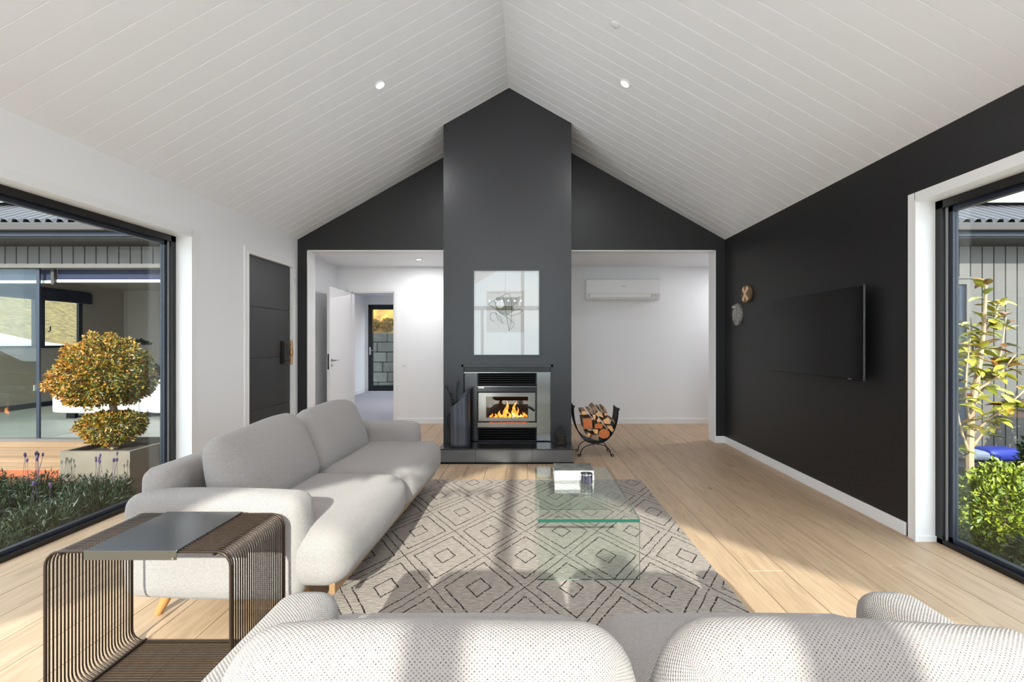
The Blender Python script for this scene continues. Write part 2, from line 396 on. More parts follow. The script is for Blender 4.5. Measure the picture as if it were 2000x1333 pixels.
def rbox(dx, dy, dz, r, n=10, bulge=(0, 0, 0), c=(0, 0, 0), rot=None, crown=0, taper=0):
    """rounded, slightly puffed box with face uv in metres"""
    m = MB(); h = Vector((dx/2, dy/2, dz/2)); inn = Vector([max(q-r, 1e-4) for q in h])
    c = Vector(c)
    def spread(t, hh):                     # more vertices near the rounded ends
        return t
    for ax in range(3):
        u, v = (ax+1) % 3, (ax+2) % 3
        for sg in (-1, 1):
            vs = []; uv = []
            for i in range(n+1):
                for j in range(n+1):
                    p = Vector((0, 0, 0)); a_, b_ = -1+2*i/n, -1+2*j/n
                    a_ = math.copysign(1-(1-abs(a_))**1.5, a_); b_ = math.copysign(1-(1-abs(b_))**1.5, b_)
                    p[ax] = sg*h[ax]; p[u] = a_*h[u]; p[v] = b_*h[v]
                    uv.append((p[u]+ax*3.1, p[v]+sg*1.7) if ax != 0 else (p[u]+5, p[v]+sg))
                    q = Vector([max(-inn[k], min(inn[k], p[k])) for k in range(3)])
                    d = p-q
                    if d.length > 1e-9: p = q+d.normalized()*r
                    w = [max(0, 1-(p[k]/h[k])**2) for k in range(3)]
                    p = p+Vector((math.copysign(bulge[0]*w[1]*w[2]*abs(p[0]/h[0]), p[0]), math.copysign(bulge[1]*w[0]*w[2]*abs(p[1]/h[1]), p[1]), math.copysign(bulge[2]*w[0]*w[1]*abs(p[2]/h[2]), p[2])))
                    if crown and p[2] > 0: p[2] += crown*math.sin(p[0]*7.3+c[0]*9)*p[2]/h[2]
                    if taper: k_ = (p[2]/h[2]+1)/2; p[0] *= 1-taper*k_*k_; p[1] *= 1-2.2*taper*k_*k_
                    if rot is not None: p = rot @ p
                    vs.append(p+c)
            fs = []; us = []
            for i in range(n):
                for j in range(n):
                    f = (i*(n+1)+j, (i+1)*(n+1)+j, (i+1)*(n+1)+j+1, i*(n+1)+j+1)
                    if sg < 0: f = f[::-1]
                    fs.append(f); us.append([uv[k] for k in f])
            m.add(vs, fs, 0, us)
    return m
def soft(name, mat, parent, m):
    off = org(parent); me = m.mesh(name, off, True)
    bm = bmesh.new(); bm.from_mesh(me); bmesh.ops.remove_doubles(bm, verts=bm.verts, dist=1e-5); bm.to_mesh(me); bm.free()
    me.polygons.foreach_set('use_smooth', [True]*len(me.polygons))
    return link(name, me, mat, parent)
def copies(name, me, mat, parent, locs, rots=None):
    out = []
    for i, p in enumerate(locs):
        o = link(name, me, mat, parent); o.location = p
        if rots: o.rotation_euler = rots[i]
        out.append(o)
    return out
def leaf_mb(mb, p, size, nrm=None, wid=.5):
    d = Vector((random.gauss(0, 1), random.gauss(0, 1), random.gauss(0, 1))).normalized()
    if nrm is not None: d = (d+nrm*1.0).normalized()
    s = d.cross(Vector((random.gauss(0, 1), random.gauss(0, 1), random.gauss(0, 1)))).normalized(); k = d.cross(s)*size*.12
    p = Vector(p)
    mb.add([p, p+d*size*.5+s*size*wid*.5+k, p+d*size, p+d*size*.5-s*size*wid*.5+k], [(0, 1, 2), (0, 2, 3)])

# ------------------------------------------------------------------ room shell
XL, XR, XM = -2.85, 2.45, -0.20           # side walls and ridge
YB, YF, YE = 5.644, -3.40, 5.83           # hearth wall, glazed gable behind the camera, hall side of hearth wall
EAVE, PITCH = 2.52, .566
def roof_z(x): return EAVE+PITCH*(abs(XL-XM)-abs(x-XM))
RIDGE = roof_z(XM)
pm('slab', (70, 58, 46), .9)
floor = struct(MB().box(XL-.2, XR+.2, YF-.2, YE, -.3, -.012).box(-2.89, 3.7, YE, 6.95, -.3, -.012).build('floor', 'slab'))
random.seed(3)
pw = .2; x = -3.0; ci = 0
while x < 3.6:
    x1 = min(x+pw, 3.62)
    segs = [(YF, 6.95)] if x1 < 2.62 else [(YE, 6.95)]
    for (ya, yb) in segs:
        y = ya-random.uniform(0, 1.8)
        while y < yb:
            y1 = y+2.0
            a, b = max(y, ya)+.0007, min(y1, yb)-.0007
            if b-a > .05:
                mb = MB(); g = .0012
                mb.add([(x+g, a, -.012), (x1-g, a, -.012), (x1-g, b, -.012), (x+g, b, -.012), (x+g, a, -.0015), (x1-g, a, -.0015), (x1-g, b, -.0015), (x+g, b, -.0015),
                        (x+g+.0015, a+.0015, 0), (x1-g-.0015, a+.0015, 0), (x1-g-.0015, b-.0015, 0), (x+g+.0015, b-.0015, 0)],
                       [(0, 1, 5, 4), (1, 2, 6, 5), (2, 3, 7, 6), (3, 0, 4, 7), (4, 5, 9, 8), (5, 6, 10, 9), (6, 7, 11, 10), (7, 4, 8, 11), (8, 9, 10, 11)])
                mb.build('plank', 'oak_floor', floor)
            y = y1
    x = x1; ci += 1

# ceiling: outer slab and tongue-and-groove boards running from eave to ridge
half = XM-XL; ang = math.atan(PITCH); SL = half/math.cos(ang)
t = .14
ceiling = struct(MB().prism([(XL-.55, roof_z(XL-.55)+.03), (XM, RIDGE+.03), (XR+.55, roof_z(XR+.55)+.03), (XR+.55, roof_z(XR+.55)+.25), (XM, RIDGE+.25), (XL-.55, roof_z(XL-.55)+.25)], YF-.1, 5.3).build('ceiling', 'ceiling_white'))
struct(MB().prism([(XL-.2, roof_z(XL-.2)+.03), (XM, RIDGE+.03), (XR+.2, roof_z(XR+.2)+.03), (XR+.2, roof_z(XR+.2)+.25), (XM, RIDGE+.25), (XL-.2, roof_z(XL-.2)+.25)], 5.3, YE).build('ceiling_end', 'ceiling_white', ceiling))
bw, ch = .14, .0022
bp = [(-bw/2+.0006, .03), (-bw/2+.0006, ch), (-bw/2+ch+.0006, 0), (bw/2-ch-.0006, 0), (bw/2-ch, 0), (bw/2-.0006, ch), (bw/2-.0006, .03)]
me_l = MB().prism(bp, 0, SL, 'x').mesh('board')
bm = bmesh.new(); bm.from_mesh(me_l); bmesh.ops.recalc_face_normals(bm, faces=bm.faces); bm.to_mesh(me_l); bm.free()
nb = int((YB-YF)/bw)+1
for i in range(nb):
    yc = YB-bw*(i+.5)
    if yc < YF+bw/2: continue
    o = link('board', me_l, 'ceiling_white', ceiling); o.location = (XL, yc, EAVE); o.rotation_euler = (0, -ang, 0)
    o = link('board', me_l, 'ceiling_white', ceiling); o.location = (XR, yc, EAVE); o.rotation_euler = (0, -ang, math.pi)

# side walls
WL0, WL1, WLH = .2, 3.856, 2.152          # left window opening
WR0, WR1, WRH = .2, 2.866, 2.14           # right window opening
D0, D1, DH = 4.62, 5.53, 2.175            # entrance door opening
m = MB()
m.box(XL-.2, XL, YF, WL0, 0, EAVE+.02).box(XL-.2, XL, WL0, WL1, WLH, EAVE+.02).box(XL-.2, XL, WL1, D0, 0, EAVE+.02)
m.box(XL-.2, XL, D0, D1, DH, EAVE+.02).box(XL-.2, XL, D1, YE, 0, EAVE+.02)
wall_left = struct(m.build('wall_left', 'white_wall'))
m = MB()
m.box(XR, XR+.2, YF, WR0, 0, EAVE+.02).box(XR, XR+.2, WR0, WR1, WRH, EAVE+.02).box(XR, XR+.2, WR1, YE, 0, EAVE+.02)
wall_right = struct(m.build('wall_right', 'black_wall'))
OL, OR, OH = -2.73, 2.336, 2.39           # the wide opening behind the chimney
m = MB()
m.box(XL, OL, YB, YE, 0, OH).box(OR, XR, YB, YE, 0, OH)
m.prism([(XL, OH), (XR, OH), (XR, EAVE), (XM, RIDGE), (XL, EAVE)], YB, YE)
wall_back = struct(m.build('wall_back', 'black_wall'))
m = MB(); tl = .012
m.box(OL, OL+tl, YB-.004, YE+.004, 0, OH).box(OR-tl, OR, YB-.004, YE+.004, 0, OH).box(OL, OR, YB-.004, YE+.004, OH-tl, OH)
struct(m.build('trim_1', 'trim_white'))
CX0, CX1, CY = -.914, .479, 4.955         # chimney breast
FX0, FX1, FZ0, FZ1 = -.700, .262, .157, .985
m = MB()
m.box(CX0, FX0, CY, YE, 0, FZ1).box(FX1, CX1, CY, YE, 0, FZ1).box(FX0, FX1, CY+.55, YE, 0, FZ1).box(FX0, FX1, CY, CY+.55, 0, .12)
m.prism([(CX0, FZ1), (CX1, FZ1), (CX1, roof_z(CX1)), (XM, RIDGE), (CX0, roof_z(CX0))], CY, YE)
chimney = struct(m.build('chimney_breast', 'chimney_grey'))

# glazed gable behind the camera (its frame shapes the sunlight on the floor)
m = MB()
GX0, GX1 = -2.45, 2.05
m.box(XL, GX0, YF-.12, YF, 0, EAVE).box(GX1, XR, YF-.12, YF, 0, EAVE)
ins = .30
m.prism([(XL, EAVE), (GX0, EAVE), (GX0, roof_z(GX0)-ins), (XM, RIDGE-ins), (GX1, roof_z(GX1)-ins), (GX1, EAVE), (XR, EAVE), (XM, RIDGE)], YF-.12, YF)
wall_front = struct(m.build('wall_front', 'white_wall'))
m = MB()
m.box(GX0, GX1, YF-.1, YF-.02, 2.18, 2.3).box(-.19, -.09, YF-.1, YF-.02, 0, 3.72).box(GX0, GX0+.06, YF-.1, YF-.02, 0, roof_z(GX0)-ins).box(GX1-.06, GX1, YF-.1, YF-.02, 0, roof_z(GX1)-ins)
m.box(.40, .58, YF-.1, YF-.02, 0, 2.78).box(-1.36, -1.28, YF-.1, YF-.02, 0, 2.2).box(GX0, GX1, YF-.1, YF-.02, 0, .05)  # wide post added and raised past the transom to shade the sofa
window_3 = struct(m.build('window_3', 'black_alu'))
for (a, b) in ((GX0+.06, -1.36), (-1.28, -.19), (-.09, .4), (.58, GX1-.06)):
    box('pane', 'window_glass', window_3, a, b, YF-.065, YF-.057, .05, 2.18)
MB().prism([(GX0+.06, 2.3), (-.19, 2.3), (-.19, 3.71), (GX0+.06, roof_z(GX0+.06)-ins)], YF-.065, YF-.057).build('pane', 'window_glass', window_3)
MB().prism([(-.09, 2.3), (GX1-.06, 2.3), (GX1-.06, roof_z(GX1-.06)-ins), (-.09, 3.65)], YF-.065, YF-.057).build('pane', 'window_glass', window_3)

# baseboards
struct(MB().box(XR-.016, XR, WR1+.07, YB, 0, .085).build('baseboard_right', 'trim_white', bevel=.004))
struct(MB().box(OR, XR-.016, YB-.016, YB, 0, .085).build('baseboard_back', 'trim_white', bevel=.004))
struct(MB().box(XL, OL, YB-.016, YB, 0, .085).build('baseboard_corner', 'trim_white', bevel=.004))
struct(MB().box(XL, XL+.016, WL1+.06, D0-.05, 0, .085).build('baseboard_left', 'trim_white', bevel=.004))

# floor-to-ceiling side windows: reveal and architrave, frame, sash, pane
def side_window(idx, side, xw, xo, y0, y1, h):
    s = side                                                     # +1 right, -1 left
    xf = xo; fd = .075*s
    m = MB()
    a = .05
    m.box(xw-.012*s, xw+.0*s, y1-.004, y1+a, 0, h+a).box(xw-.012*s, xw, y0-a, y0+.004, 0, h+a).box(xw-.012*s, xw, y0, y1, h-.004, h+a)
    m.box(xw-.016*s, xf, y1-.012, y1, 0, h).box(xw-.016*s, xf, y0, y0+.012, 0, h).box(xw-.016*s, xf, y0+.012, y1-.012, h-.012, h)
    m.box(xw-.024*s, xf, y1-.022, y1-.012, 0, .035)
    tr = struct(m.build('trim_%d' % (idx+1), 'trim_white'))
    win = MB(); w = .05
    win.box(xf, xf+fd, y1-.012-w, y1-.012, .0, h-.012).box(xf, xf+fd, y0+.012, y0+.012+w, 0, h-.012)
    win.box(xf, xf+fd, y0+.012, y1-.012, h-.012-w, h-.012).box(xf, xf+fd, y0+.012, y1-.012, -.008, .03)
    wo = struct(win.build('window_%d' % idx, 'black_alu'))
    y1i, y0i, hi = y1-.012-w, y0+.012+w, h-.012-w
    MB().box(xf+.018*s, xf+.028*s, y1i-.008, y1i, .03, hi).build('gasket', 'gasket', wo)
    sm = MB(); w2 = .03; x_a, x_b = xf+.03*s, xf+.065*s
    sm.box(x_a, x_b, y1i-w2-.006, y1i, .03, hi).box(x_a, x_b, y0i, y0i+w2, .03, hi).box(x_a, x_b, y0i, y1i, hi-w2, hi).box(x_a, x_b, y0i, y1i, .03, .055)
    sm.build('sash', 'navy_alu', wo)
    box('pane', 'window_glass', wo, xf+.045*s, xf+.051*s, y0i+w2, y1i-w2-.006, .055, hi-w2)
    return wo
side_window(1, -1, XL, XL-.118, WL0, WL1, WLH)
side_window(2, 1, XR, XR+.108, WR0, WR1, WRH)

# entrance door in the left wall
m = MB(); a = .045
m.box(XL, XL+.012, D0-a, D0+.002, 0, DH+a).box(XL, XL+.012, D1-.002, D1+a, 0, DH+a).box(XL, XL+.012, D0, D1, DH-.002, DH+a)
m.box(XL-.2, XL+.016, D0, D0+.02, 0, DH).box(XL-.2, XL+.016, D1-.02, D1, 0, DH).box(XL-.2, XL+.016, D0+.02, D1-.02, DH-.02, DH)
struct(m.build('trim_4', 'trim_white'))
door = struct(MB().box(XL-.07, XL-.03, D0+.021, D1-.021, .004, DH-.021).build('door_1', 'door_black'))
zs = [.006, .53, 1.075, 1.62, DH-.022]
for i in range(4):
    box('panel', 'door_black', door, XL-.03, XL-.022, D0+.022, D1-.022, zs[i]+.005, zs[i+1]-.005, bevel=.003)
pl = box('handle_plate', 'iron', door, XL-.022, XL-.008, D1-.23, D1-.17, .99, 1.26, bevel=.004)
m = MB(); m.tube([(XL+.05, D1-.13, .98), (XL+.05, D1-.13, 1.27)], .011, 10).tube([(XL-.022, D1-.13, 1.03), (XL+.05, D1-.13, 1.03)], .007, 8).tube([(XL-.022, D1-.13, 1.22), (XL+.05, D1-.13, 1.22)], .007, 8)
m.lathe([(.008, 0), (.016, .03), (.018, .06), (.016, .09), (.008, .12)], (XL+.05, D1-.13, 1.065), 12)
m.build('pull_handle', 'brass', door, smooth=True)
sn = box('door_sensor', 'plastic_grey', None, XL+.012, XL+.03, D1+.005, D1+.03, 1.98, 2.03, bevel=.003)
tag(sn, 'small grey contact sensor on the casing of the black front door', 'sensor')

# ------------------------------------------------------------------ hall beyond the hearth wall
HY = 6.95
DX0, DX1, DHH = -2.69, -2.03, 2.016
m = MB(); m.box(-2.98, DX0, HY, HY+.1, 0, 2.4).box(DX1, 3.7, HY, HY+.1, 0, 2.4).box(DX0, DX1, HY, HY+.1, DHH, 2.4)
struct(m.build('wall_hall', 'white_wall'))
struct(MB().box(-2.98, -2.89, YE, HY, 0, 2.4).build('wall_hall_left', 'white_wall'))
struct(MB().box(3.6, 3.7, YE+.2, HY, 0, 2.4).build('wall_hall_right', 'white_wall'))
struct(MB().box(XR, 3.7, YE-.0, YE+.05, 0, 2.4).build('wall_hall_near', 'white_wall'))
struct(MB().box(-4.1, 3.7, YE+.0005, HY+.1, 2.4, 2.5).build('ceiling_hall', 'ceiling_white'))
struct(MB().box(DX1+.07, 3.6, HY-.014, HY, 0, .08).build('baseboard_hall', 'trim_white', bevel=.003))
m = MB(); m.box(DX0-.05, DX0, HY-.012, HY, 0, DHH+.05).box(DX1, DX1+.05, HY-.012, HY, 0, DHH+.05).box(DX0, DX1, HY-.012, HY, DHH, DHH+.05)
m.box(DX0, DX0+.015, HY, HY+.1, 0, DHH).box(DX1-.015, DX1, HY, HY+.1, 0, DHH).box(DX0, DX1, HY, HY+.1, DHH-.015, DHH)
struct(m.build('trim_5', 'trim_white'))
d2 = bpy.data.objects.new('door_2', None); C.objects.link(d2); d2.location = (DX0+.005, HY-.016, 0); d2.rotation_euler = (0, 0, R(-88.5)); struct(d2); LOCAL.add('door_2')
box('leaf', 'trim_white', d2, .002, .80, -.038, 0, .008, 2.0, bevel=.002)
m = MB()
for (ya, yb) in ((0, .05), (-.088, -.038)):
    yy = yb if ya == 0 else ya; sgn = 1 if ya == 0 else -1
    m.lathe([(.026, -.004), (.026, .004)], (0, 0, 0), 16) if False else None
    m.tube([(.74, 0 if sgn > 0 else -.038, 1.0), (.74, yy, 1.0)], .01, 8).tube([(.74, yy, 1.0), (.63, yy, 1.0)], .008, 8)
    m.tube([(.74, 0 if sgn > 0 else -.038, 1.0), (.74, .007 if sgn > 0 else -.045, 1.0)], .026, 14)
    m.tube([(.74, 0 if sgn > 0 else -.038, .93), (.74, .007 if sgn > 0 else -.045, .93)], .02, 14)
m.box(.7985, .8012, -.03, -.008, .88, 1.09)
m.build('lever_handle', 'chrome', d2, smooth=True)

# carpeted room past the hall
FYY = 11.46
struct(MB().box(-4.05, .5, HY+.0, FYY, -.3, .004).build('floor_carpet', 'carpet'))
struct(MB().box(-4.15, -4.05, HY+.1, FYY, 0, 2.4).build('wall_far_left', 'white_wall'))
struct(MB().box(.5, .6, HY+.1, FYY, 0, 2.4).build('wall_far_right', 'white_wall'))
struct(MB().box(-4.15, .6, HY+.1, FYY+.15, 2.4, 2.5).build('ceiling_far', 'ceiling_white'))
m = MB(); m.box(-4.15, -4.0, FYY, FYY+.12, 0, 2.4).box(-3.1, .6, FYY, FYY+.12, 0, 2.4).box(-4.0, -3.1, FYY, FYY+.12, 2.19, 2.4)
struct(m.build('wall_far', 'white_wall'))
struct(MB().box(-4.05, -4.036, HY+.1, FYY, .004, .08).build('baseboard_far', 'trim_white'))
m = MB(); m.box(-4.0, -3.9, FYY-.02, FYY+.07, .02, 2.19).box(-3.2, -3.1, FYY-.02, FYY+.07, .02, 2.19).box(-3.9, -3.2, FYY-.02, FYY+.07, 2.07, 2.19).box(-3.9, -3.2, FYY-.02, FYY+.07, .02, .16)
door3 = struct(m.build('door_3', 'black_alu'))
box('pane', 'window_glass', door3, -3.9, -3.2, FYY+.02, FYY+.028, .16, 2.07)
box('threshold', 'trim_white', door3, -4.0, -3.1, FYY-.02, FYY+.12, .004, .02)
MB().tube([(-3.95, FYY-.02, 1.04), (-3.95, FYY-.07, 1.04)], .01).tube([(-3.95, FYY-.07, 1.04), (-3.83, FYY-.07, 1.04)], .009).box(-3.97, -3.93, FYY-.03, FYY-.02, .93, 1.12).build('lever_handle', 'chrome', door3)

# ------------------------------------------------------------------ downlights
def downlight(x, y, z, nrm, label, power, r=.036, visible_trim=True, group='recessed ceiling downlights'):
    t_ = thing('downlight', label, 'downlight', (x, y, z), 0, group, local=True)
    q = Vector((0, 0, -1)).rotation_difference(Vector(nrm)); t_.rotation_mode = 'QUATERNION'; t_.rotation_quaternion = q
    MB().lathe([(r, 0), (r+.014, 0), (r+.012, -.006), (r+.002, -.008), (r, -.004)], seg=24, caps=False).build('trim_ring', 'trim_white', t_, smooth=True)
    MB().lathe([(0.001, -.002), (r-.001, -.002), (r-.001, -.001)], seg=24).build('lens', 'lamp_glow', t_)
    ld = bpy.data.lights.new('downlight_lamp', 'AREA'); ld.shape = 'DISK'; ld.size = r*1.6; ld.energy = power*LAMP; ld.color = (.98, .985, 1)
    lo = bpy.data.objects.new('downlight_lamp', ld); C.objects.link(lo); lo.parent = t_; lo.location = (0, 0, -.012)
    return t_
nl = (math.sin(ang), 0, -math.cos(ang)); nr = (-math.sin(ang), 0, -math.cos(ang))
lefts = [(-1.247, 3.848), (-1.247, 1.5), (-1.247, -.8), (-1.247, -2.6)]
for i, (a, b) in enumerate(lefts):
    for sx in (0, 1):
        xx = a if sx == 0 else 2*XM-a-.02
        lab = ('round white recessed downlight glowing on the %s slope of the boarded ceiling near the chimney' % ('left', 'right')[sx]) if i == 0 else 'added unseen fill downlight on the %s ceiling slope, %s' % (('left', 'right')[sx], ('above the foreground sofa', 'above the pendant lamp', 'nearest the glazed gable')[i-1])
        downlight(xx, b, roof_z(xx)-.001, nl if sx == 0 else nr, lab, (20, 9, 34, 42)[i])  # rows after the first are fill lamps added out of view
downlight(-1.505, 6.31, 2.399, (0, 0, -1), 'round white recessed downlight in the low hall ceiling', 32)
downlight(3.25, 6.25, 2.399, (0, 0, -1), 'added fill downlight in the hall ceiling, out of view right of the heat pump', 34, r=.035)  # unseen lamp added to brighten the hall
downlight(-2.2, 9.2, 2.399, (0, 0, -1), 'added unseen fill downlight in the ceiling of the carpeted room', 110, r=.035)  # lamp added out of view to lift the carpeted room
s_ = thing('ceiling_bright_spot', 'small pale disc imitating a soft bright spot on the right ceiling slope nearest the top edge', 'sensor', (.633, 3.29, roof_z(.633)-.001), local=True)  # pale disc stands in for a soft spot of reflected light
s_.rotation_mode = 'QUATERNION'; s_.rotation_quaternion = Vector((0, 0, -1)).rotation_difference(Vector(nr))
MB().lathe([(.001, -.010), (.026, -.009), (.033, -.004), (.034, 0)], seg=24).build('cover', 'plastic_white', s_, smooth=True)

# ------------------------------------------------------------------ rug
RZ = .012
rug = MB()
rug.prism([(-.98, 1.5), (1.02, 1.5), (1.02, 4.1), (-.98, 4.1)], .0005, RZ, 'z').build('rug', 'rug_wool', bevel=.004)
rug = bpy.data.objects['rug']
tag(rug, 'cream wool rug woven with dark nested diamonds under the coffee table', 'rug')

# ------------------------------------------------------------------ sofas
def make_sofa(name, label, loc, rz, L, zb=0, foot=.001):
    t = thing(name, label, 'sofa', loc, rz, None, local=True)
    aw = .17; F = 'sofa_fabric'
    rail = MB(); rail.box(-L/2+.05, L/2-.05, .435, .462, .145+zb, .195+zb).box(-L/2+.12, L/2-.12, -.42, -.39, .145+zb, .195+zb).box(-L/2+.19, -L/2+.22, -.39, .435, .145+zb, .195+zb).box(L/2-.22, L/2-.19, -.39, .435, .145+zb, .195+zb)
    rail.build('base_rail', 'oak_rail', t, bevel=.004)
    for sx in (-1, 1):
        for sy in (-1, 1):
            x0, y0 = sx*(L/2-.16), (.25 if sy > 0 else -.33)
            m = MB(); m.tube([(x0, y0, .17+zb), (x0+sx*.02, y0+sy*.03, .09+zb), (x0+sx*.045, y0+sy*.065, foot if sy > 0 else .001)], [.026, .022, .015], 12)
            m.build('leg', 'oak_leg', t, smooth=True)
    soft('base', F, t, rbox(L-.10, .72, .12, .03, 6, c=(0, -.07, .215+zb)))
    for i, sx in enumerate((-1, 1)):
        w = L/2-.008
        soft('seat_cushion', F, t, rbox(w, .80, .26, .10, 16, (.004, .02, .018), (sx*(L/4-.003), .115, .298+zb)))
        a = soft('arm', F, t, rbox(aw, .79, .45, .06, 14, (.006, .012, .012), (sx*(L/2-aw/2+.012), -.065, .356+zb)))
        pts = []
        rr = .03
        x_ = sx*(L/2+.0185)
    soft('backrest', F, t, rbox(L-.16, .15, .52, .06, 14, (0, .008, .008), (0, -.395, .415+zb)))
    cw = (L-2*aw-.0)/2
    for sx in (-1, 1):
        rot = Matrix.Rotation(R(17), 3, 'X') @ Matrix.Rotation(R(1.5*sx), 3, 'Y')
        soft('back_cushion', F, t, rbox(cw+.005, .17, .44, .08, 18, (.012, .055, .015), (sx*(cw/2+.002), -.165, .58+zb), rot, crown=.006, taper=.10))
    return t
make_sofa('sofa', 'light grey fabric sofa on splayed oak legs beside the large left window', (-1.268, 2.92, 0), R(-90)-R(2.2), 1.93, foot=RZ+.0005)
make_sofa('sofa', 'pale woven sofa seen from behind in the foreground, facing the fireplace', (.19, .93, 0), 0, 1.70)

# ------------------------------------------------------------------ wire side table
TX0, TX1, TY0, TY1, TZ = -1.645, -1.012, 1.553, 1.893, .537
t = thing('wire_side_table', 'bronze wire side table with a grey tray top in front of the sofa arm', 'side table', ((TX0+TX1)/2, (TY0+TY1)/2, 0))
def rloop(x0, x1, z0, z1, r, k=5):
    pts = []
    for cx, cz, a0 in ((x1-r, z1-r, 0), (x0+r, z1-r, 90), (x0+r, z0+r, 180), (x1-r, z0+r, 270)):
        for i in range(k+1):
            a = R(a0+90*i/k); pts.append((cx+r*math.cos(a), cz+r*math.sin(a)))
    return pts
hx = (TX1-TX0)/2
wire_me = MB().tube([(p[0], 0, p[1]) for p in rloop(-hx, hx, .003, TZ-.003, .05)], .0027, 6, True).mesh('wire', smooth=True)
wire_big = MB().tube([(p[0], 0, p[1]) for p in rloop(-hx, hx, .005, TZ-.003, .05)], .005, 8, True).mesh('wire', smooth=True)
NW = 27; hd = (TY1-TY0)/2
for i in range(NW):
    o = link('wire', wire_big if i in (0, NW-1) else wire_me, 'wire_bronze', t); o.location = (0, -hd+2*hd*i/(NW-1), 0)
for (xx, zz) in ((-hx+.055, .010), (hx-.055, .010), (-hx+.055, TZ-.010), (hx-.055, TZ-.010)):
    m = MB().box(xx-.004, xx+.004, -hd-.006, hd+.006, zz-.004, zz+.004)
    me = m.mesh('cross_rail'); link('cross_rail', me, 'wire_bronze', t)
ty0, ty1 = TY0-.010, TY1+.004
tr = MB().box(-1.502, -1.188, ty0, ty1, TZ+.0005, TZ+.006).build('tray', 'tray_grey', t, bevel=.002)
MB().box(-1.502, -1.188, ty0-.003, ty0, TZ-.026, TZ+.005).build('tray_lip', 'tray_edge', tr, bevel=.001)
MB().box(-1.502, -1.188, ty1, ty1+.003, TZ-.026, TZ+.005).build('tray_lip', 'tray_edge', tr, bevel=.001)
MB().tube([(-1.196, ty0-.004, TZ-.018), (-1.196, ty0-.009, TZ-.018)], .005, 10).build('screw', 'chrome', tr)

# ------------------------------------------------------------------ glass coffee table
GX, GX2, GY, GY2, GZ, GT = .055, .585, 2.364, 3.369, .333, .012
t = thing('glass_coffee_table', 'clear bent-glass waterfall coffee table standing on the diamond rug', 'coffee table', ((GX+GX2)/2, (GY+GY2)/2, RZ))
rr = .02; outer = []; inner = []
def arc(cx, cz, r, a0, a1, k=5): return [(cx+r*math.cos(R(a0+(a1-a0)*i/k)), cz+r*math.sin(R(a0+(a1-a0)*i/k))) for i in range(k+1)]
z0 = RZ+.0005
outer = [(GY, z0)]+arc(GY+rr, GZ-rr, rr, 180, 90)+arc(GY2-rr, GZ-rr, rr, 90, 0)+[(GY2, z0)]
ri = rr-GT
inner = [(GY+GT, z0)]+arc(GY+rr, GZ-rr, ri, 180, 90)+arc(GY2-rr, GZ-rr, ri, 90, 0)+[(GY2-GT, z0)]
m = MB(); n_ = len(outer)
for (pl_, fl) in ((outer, 0), (inner, 1)):
    vs = [(GX, p[0], p[1]) for p in pl_]+[(GX2, p[0], p[1]) for p in pl_]
    m.add(vs, [(i, i+1, n_+i+1, n_+i) for i in range(n_-1)])
for xx in (GX, GX2):
    vs = [(xx, p[0], p[1]) for p in outer]+[(xx, p[0], p[1]) for p in inner]
    m.add(vs, [(i, i+1, n_+i+1, n_+i) for i in range(n_-1)], 1)
for pa, pb in ((outer[0], inner[0]), (outer[-1], inner[-1])):
    m.add([(GX, *pa), (GX2, *pa), (GX2, *pb), (GX, *pb)], [(0, 1, 2, 3)], 1)
m.build('bent_glass', ['table_glass', 'glass_edge'], t)
box('edge_strip', 'glass_edge', t, GX+.001, GX2-.001, GY-.0012, GY-.0002, GZ-.020, GZ-.004)

def book(label, x0, x1, y0, y1, z0, z1, cov):
    t = thing('book', label, 'book', ((x0+x1)/2, (y0+y1)/2, z0), group='books on the coffee table')
    box('pages', 'book_pages', t, x0+.004, x1-.004, y0+.001, y1-.004, z0+.003, z1-.003)
    m = MB(); m.box(x0, x1, y0-.001, y1, z0, z0+.003).box(x0, x1, y0-.001, y1, z1-.003, z1)
    m.build('cover', cov, t)
    box('spine', 'book_white', t, x0, x1, y0-.004, y0-.001, z0, z1)
book('white-spined hardback at the bottom of the stack on the glass table', .180, .442, 3.02, 3.205, GZ+.0005, GZ+.033, 'book_white')
book('white-spined book with a dark patterned cover on top of the stack', .182, .440, 3.021, 3.205, GZ+.034, GZ+.063, 'book_cover_dark')
t = thing('candle_jar', 'dark glossy candle jar beside the book stack on the glass table', 'candle', (.385, 2.965, GZ))
jm = MB().lathe([(.036, .001), (.040, .004), (.040, .060), (.037, .060), (.037, .045)], (.385, 2.965, GZ), 28, caps=False); jm.build('jar', 'jar_dark', t, smooth=True)
MB().lathe([(.036, .002), (.036, .047)], (.385, 2.965, GZ), 24).build('wax', 'wax', t)
MB().lathe([(.0405, .052), (.0412, .054), (.0412, .060), (.0405, .062)], (.385, 2.965, GZ), 28, caps=False).build('rim', 'chrome', t, smooth=True)

